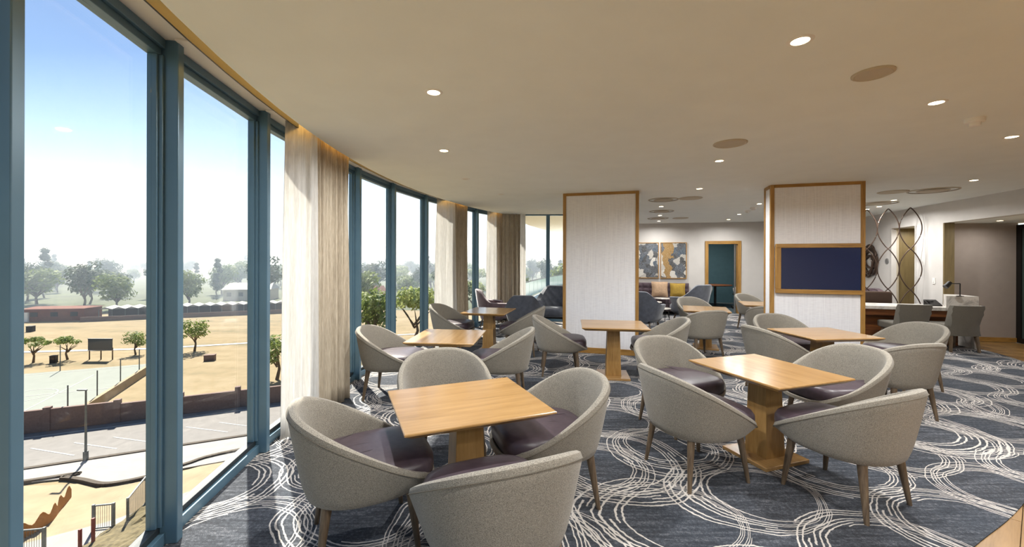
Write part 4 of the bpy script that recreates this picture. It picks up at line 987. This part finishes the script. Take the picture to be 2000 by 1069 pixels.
ca, cb = Vector((-91.5, 91.6)), Vector((-58, 106)); cd_ = (cb - ca).normalized(); cn = Vector((-cd_.y, cd_.x)); crz = math.atan2(cd_.y, cd_.x)
port = empty('carport', (ca.x, ca.y, G), crz, label='row of carports with a scalloped white roof edge', category='carport'); CLn = (cb - ca).length; nb = 16
rm = MB(); bwid = CLn/nb; rm.add([(0, 0, 2.3), (bwid, 0, 2.3), (bwid/2, 0, 2.75), (0, 4.5, 2.4), (bwid, 4.5, 2.4), (bwid/2, 4.5, 2.85)], [(0, 1, 2), (3, 5, 4), (0, 2, 5, 3), (2, 1, 4, 5), (0, 3, 4, 1)]); rme = rm.mesh('roof_bay', M['roofsheet']); pme = MB(); pme.box((0, .1, 1.15), (.14, .14, 2.3)); pme = pme.mesh('post', M['rail'])
for k in range(nb):
    for me_, nm in ((rme, 'roof_bay'), (pme, 'post')): o = bpy.data.objects.new(nm, me_); C.objects.link(o); o.parent = port; o.location = (k*bwid, 0, 0)
m = MB(); m.box((CLn/2, 4.4, 1.1), (CLn, .2, 2.2)); m.build('back_wall', M['shade'], port); m = MB(); m.box((CLn/2, -2.5, .5), (CLn + 4, .2, 1.0)); m.build('front_wall', M['brick'], port)
# trees
def tree_mesh(seed, h, r, trunk_h, nleaf, leaf, form='round', sparse=0):
    rnd = random.Random(seed); t = MB(); t.tube([(0, 0, 0), (.1*r*rnd.uniform(-1, 1), .1*r, trunk_h*.6), (0, 0, trunk_h + (h - trunk_h)*.45)], [.055*r + .05, .045*r + .03, .02], 6)
    for k in range(6):
        a = rnd.uniform(0, 2*PI); z0_ = trunk_h*rnd.uniform(.7, 1.1); t.tube([(0, 0, z0_), (math.cos(a)*r*.35, math.sin(a)*r*.35, z0_ + (h - trunk_h)*.3), (math.cos(a)*r*.7, math.sin(a)*r*.7, z0_ + (h - trunk_h)*rnd.uniform(.4, .6))], [.03*r + .02, .02*r + .01, .008], 5)
    m = MB(); blobs = []
    for k in range(11):
        a = rnd.uniform(0, 2*PI); q = rnd.random(); 
        if form == 'cone': zz = trunk_h + (h - trunk_h)*rnd.random()**1.3; rr = r*(1 - (zz - trunk_h)/(h - trunk_h))*.7; blobs.append((math.cos(a)*rr*q, math.sin(a)*rr*q, zz, max(.3*r, rr*.7)))
        elif form == 'flat': blobs.append((math.cos(a)*r*.75*q**.5, math.sin(a)*r*.75*q**.5, h*.8 + rnd.uniform(-.1, .1)*h, r*.36))
        else: blobs.append((math.cos(a)*r*.6*q**.6, math.sin(a)*r*.6*q**.6, trunk_h + (h - trunk_h)*rnd.uniform(.25, .8), r*rnd.uniform(.38, .55)))
    for k in range(nleaf):
        bx, by, bz, br = blobs[k % len(blobs)]; d = Vector((rnd.gauss(0, 1), rnd.gauss(0, 1), rnd.gauss(0, 1))).normalized(); rr = br*rnd.uniform(.6, 1.05); flat = .55 if form == 'flat' else .85
        p = Vector((bx + d.x*rr, by + d.y*rr, bz + d.z*rr*flat)); nrm = (d + Vector((rnd.uniform(-.7, .7), rnd.uniform(-.7, .7), rnd.uniform(-.3, .9)))).normalized()
        x = nrm.orthogonal().normalized()*leaf*rnd.uniform(.6, 1.3); y = nrm.cross(x).normalized()*leaf*rnd.uniform(.5, 1.1)
        m.add([p - x, p - y*.6 + x*.1, p + x, p + y*.6], [(0, 1, 2, 3)])
    return t, m
def make_tree(seed, h, r, th, nl, leaf, mat, form='round'):
    root = empty('tree'); root['category'] = 'tree'; t, m = tree_mesh(seed, h, r, th, nl, leaf, form); t.build('trunk', M['bark'], root); f = m.build('foliage', mat, root, fix=False); return root
small = make_tree(3, 3.3, 1.5, 1.3, 700, .16, M['leaf_mid'], 'round'); small2 = make_tree(8, 3.4, 1.7, 1.4, 700, .17, M['leaf_mid'], 'flat')
for i, (u, v, s_, src, lb) in enumerate(((65, 709, 1.0, small2, 'small green tree at the left edge of the view beside the court'), (132, 703, .95, small2, 'small flat topped tree left of the scoreboard'), (265, 693, .95, small, 'small upright tree right of the scoreboard'), (380, 686, 1.35, small, 'bigger leafy tree in the second window pane on the dry grass'), (541, 742, 1.5, small, 'leaning street tree in the third window pane beside the curtain'))):
    p = at(u, v, G); o = src if i in (0, 2) else copy_tree(src); put(o, (p.x, p.y, G), i*1.3, lb, 'young trees on the dry field', (s_, s_, s_))
kinds = [make_tree(11, 12, 4.6, 3, 1500, .42, M['leaf_dark']), make_tree(12, 10, 5.2, 2.5, 1500, .45, M['leaf_mid']), make_tree(13, 14, 3.4, 2.5, 1400, .40, M['leaf_dark'], 'cone'), make_tree(14, 9, 5.4, 2.5, 1400, .45, M['leaf_pale'], 'flat')]
LB = ['dark rounded tree in the belt beyond the dry field', 'mid green spreading tree in the belt beyond the dry field', 'dark pointed conifer in the belt beyond the dry field', 'pale flat topped tree in the belt beyond the dry field']
used = [False]*4; rr_ = random.Random(5)
def plant(k, x, y, s_, lb=None, grp=None):
    o = kinds[k] if not used[k] else copy_tree(kinds[k]); used[k] = True
    put(o, (x, y, G), rr_.uniform(0, 6.28), lb or LB[k], grp or 'belt trees of kind: ' + LB[k].split(' in the')[0], (s_, s_, s_*rr_.uniform(.88, 1.12)))
for k, x, y, s_, lb in ((3, -28.5, 70, .85, 'pale spreading tree close to the windows right of the big curtain'), (1, -22, 66, .8, 'mid green tree close to the windows, second from the big curtain'), (3, -16.5, 70, .9, 'pale flat tree seen between the fourth and fifth mullions'), (1, -37, 99, 1.1, 'large mid green tree behind the pale window tree'), (0, -12, 84, .95, 'dark rounded tree left of the second curtain'), (3, -29.5, 84, .8, 'pale tree behind the mid green window tree')):
    plant(k, x, y, s_, lb, 'trees close to the middle windows')
taken = []
for i in range(330):
    a = rr_.uniform(-1.28, .40); dist = 108 + 240*rr_.random()**1.5; x = a*dist; y = dist
    if -100 < x < -40 and y < 112: y += 14
    if any((x - q[0])**2 + (y - q[1])**2 < 110 for q in taken) or (-62 < x < -20 and y < 126) or (-105 < x < -50 and 124 < y < 162) : continue
    taken.append((x, y))
    k = rr_.choices((0, 1, 2, 3), (5, 4, 2, 1))[0]
    plant(k, x, y, rr_.uniform(.8, 1.2))
patch('woodland_floor', [(-600, 118), (-100, 104), (-50, 112), (200, 98), (300, 420), (-600, 420)], G + .04, plain('grassy_woodland_floor', od('6E7A50'), .95, grain=.35, scale=.08))
# distant sheds and hills
for i, (x, y, w_, d_, h) in enumerate(((-660, 540, 120, 40, 9), (-480, 600, 150, 40, 8), (-330, 640, 90, 40, 9), (-220, 720, 120, 50, 10))):
    o = empty('shed', (x, y, G), .1, label='long pale industrial shed far off below the hills', category='building', group='distant sheds'); m = MB(); m.box((0, 0, h/2), (w_, d_, h)); m.build('wall', M['offwhite'], o); m = MB(); m.box((0, 0, h + .5), (w_*1.02, d_*1.04, 1)); m.build('roof', M['roofsheet'], o)
def hills(name, y0, h0, amp, seed, depth, mat):
    m = MB(); P = []
    for i in range(121):
        x = -2400 + 4800*i/120; hh = h0 + amp*noise.fractal((x*.0016, seed, 0), .8, 2.1, 5)
        hh += h0*.55*max(0, min(1, (-x - 200)/900))
        P.append([(x, y0, G), (x, y0 + depth*.3, G + hh*.55), (x, y0 + depth*.7, G + hh), (x, y0 + depth, G + hh*.9)])
    m.grid(P); m.build(name, mat, None, smooth=True, kind='structure')
M['hill'] = plain('wooded_hill', od('6E7358'), .95, grain=.3, scale=.02)
hills('hill', 900, 22, 12, 1.3, 300, M['hill']); hills('hill_far', 1700, 46, 22, 4.1, 500, M['hill'])
# haze in the air over the plain
m = MB(); m.box((0, 1266, 12), (5000, 2392, 50)); hz = m.build('haze', M['glass'], None, kind='stuff', label='thin bright haze lying over the plain', category='haze')
vm = bpy.data.materials.new('haze_air'); vm.use_nodes = True; t_ = vm.node_tree; t_.nodes.remove(t_.nodes['Principled BSDF']); vs_ = t_.nodes.new('ShaderNodeVolumeScatter'); vs_.inputs['Color'].default_value = (.62, .72, .86, 1); vs_.inputs['Density'].default_value = HAZE; vs_.inputs['Anisotropy'].default_value = .35
t_.links.new(vs_.outputs[0], t_.nodes['Material Output'].inputs['Volume']); hz.data.materials.clear(); hz.data.materials.append(vm)
# overhang, terrace and glass balustrade of the wing beyond the end window
patch('overhang', [(-.35, 10.7), (.15, 13.5), (.62, 16), (1.72, 19.3), (2.5, 20.3), (6, 22), (6, 10.7)], 3.15, M['ceiling'], .25)
tp = catmull([Vector(p) for p in ((-.6, 19), (.77, 24.8), (2.2, 30.5), (4.1, 37), (7, 44))], 4)
tr = empty('terrace_balustrade', (0, 0, 0), label='glass balustrade of the lower terrace beyond the end window', category='balustrade')
gm = plain('green_tinted_panel', disp('A9C2B8'), .2, grain=.03)
for i in range(len(tp) - 1):
    a, b = tp[i], tp[i+1]; slabpart('panel', a, b - (b-a).normalized()*.08, -.75, .15, .02, gm, tr); slabpart('handrail', a, b, .17, .22, .05, M['rail'], tr)
m = MB(); m.prism([tuple(p) for p in tp] + [(12, 44), (9, 22), (4, 17)], -1.1, -.85); m.build('terrace_slab', M['white'], None, kind='structure')
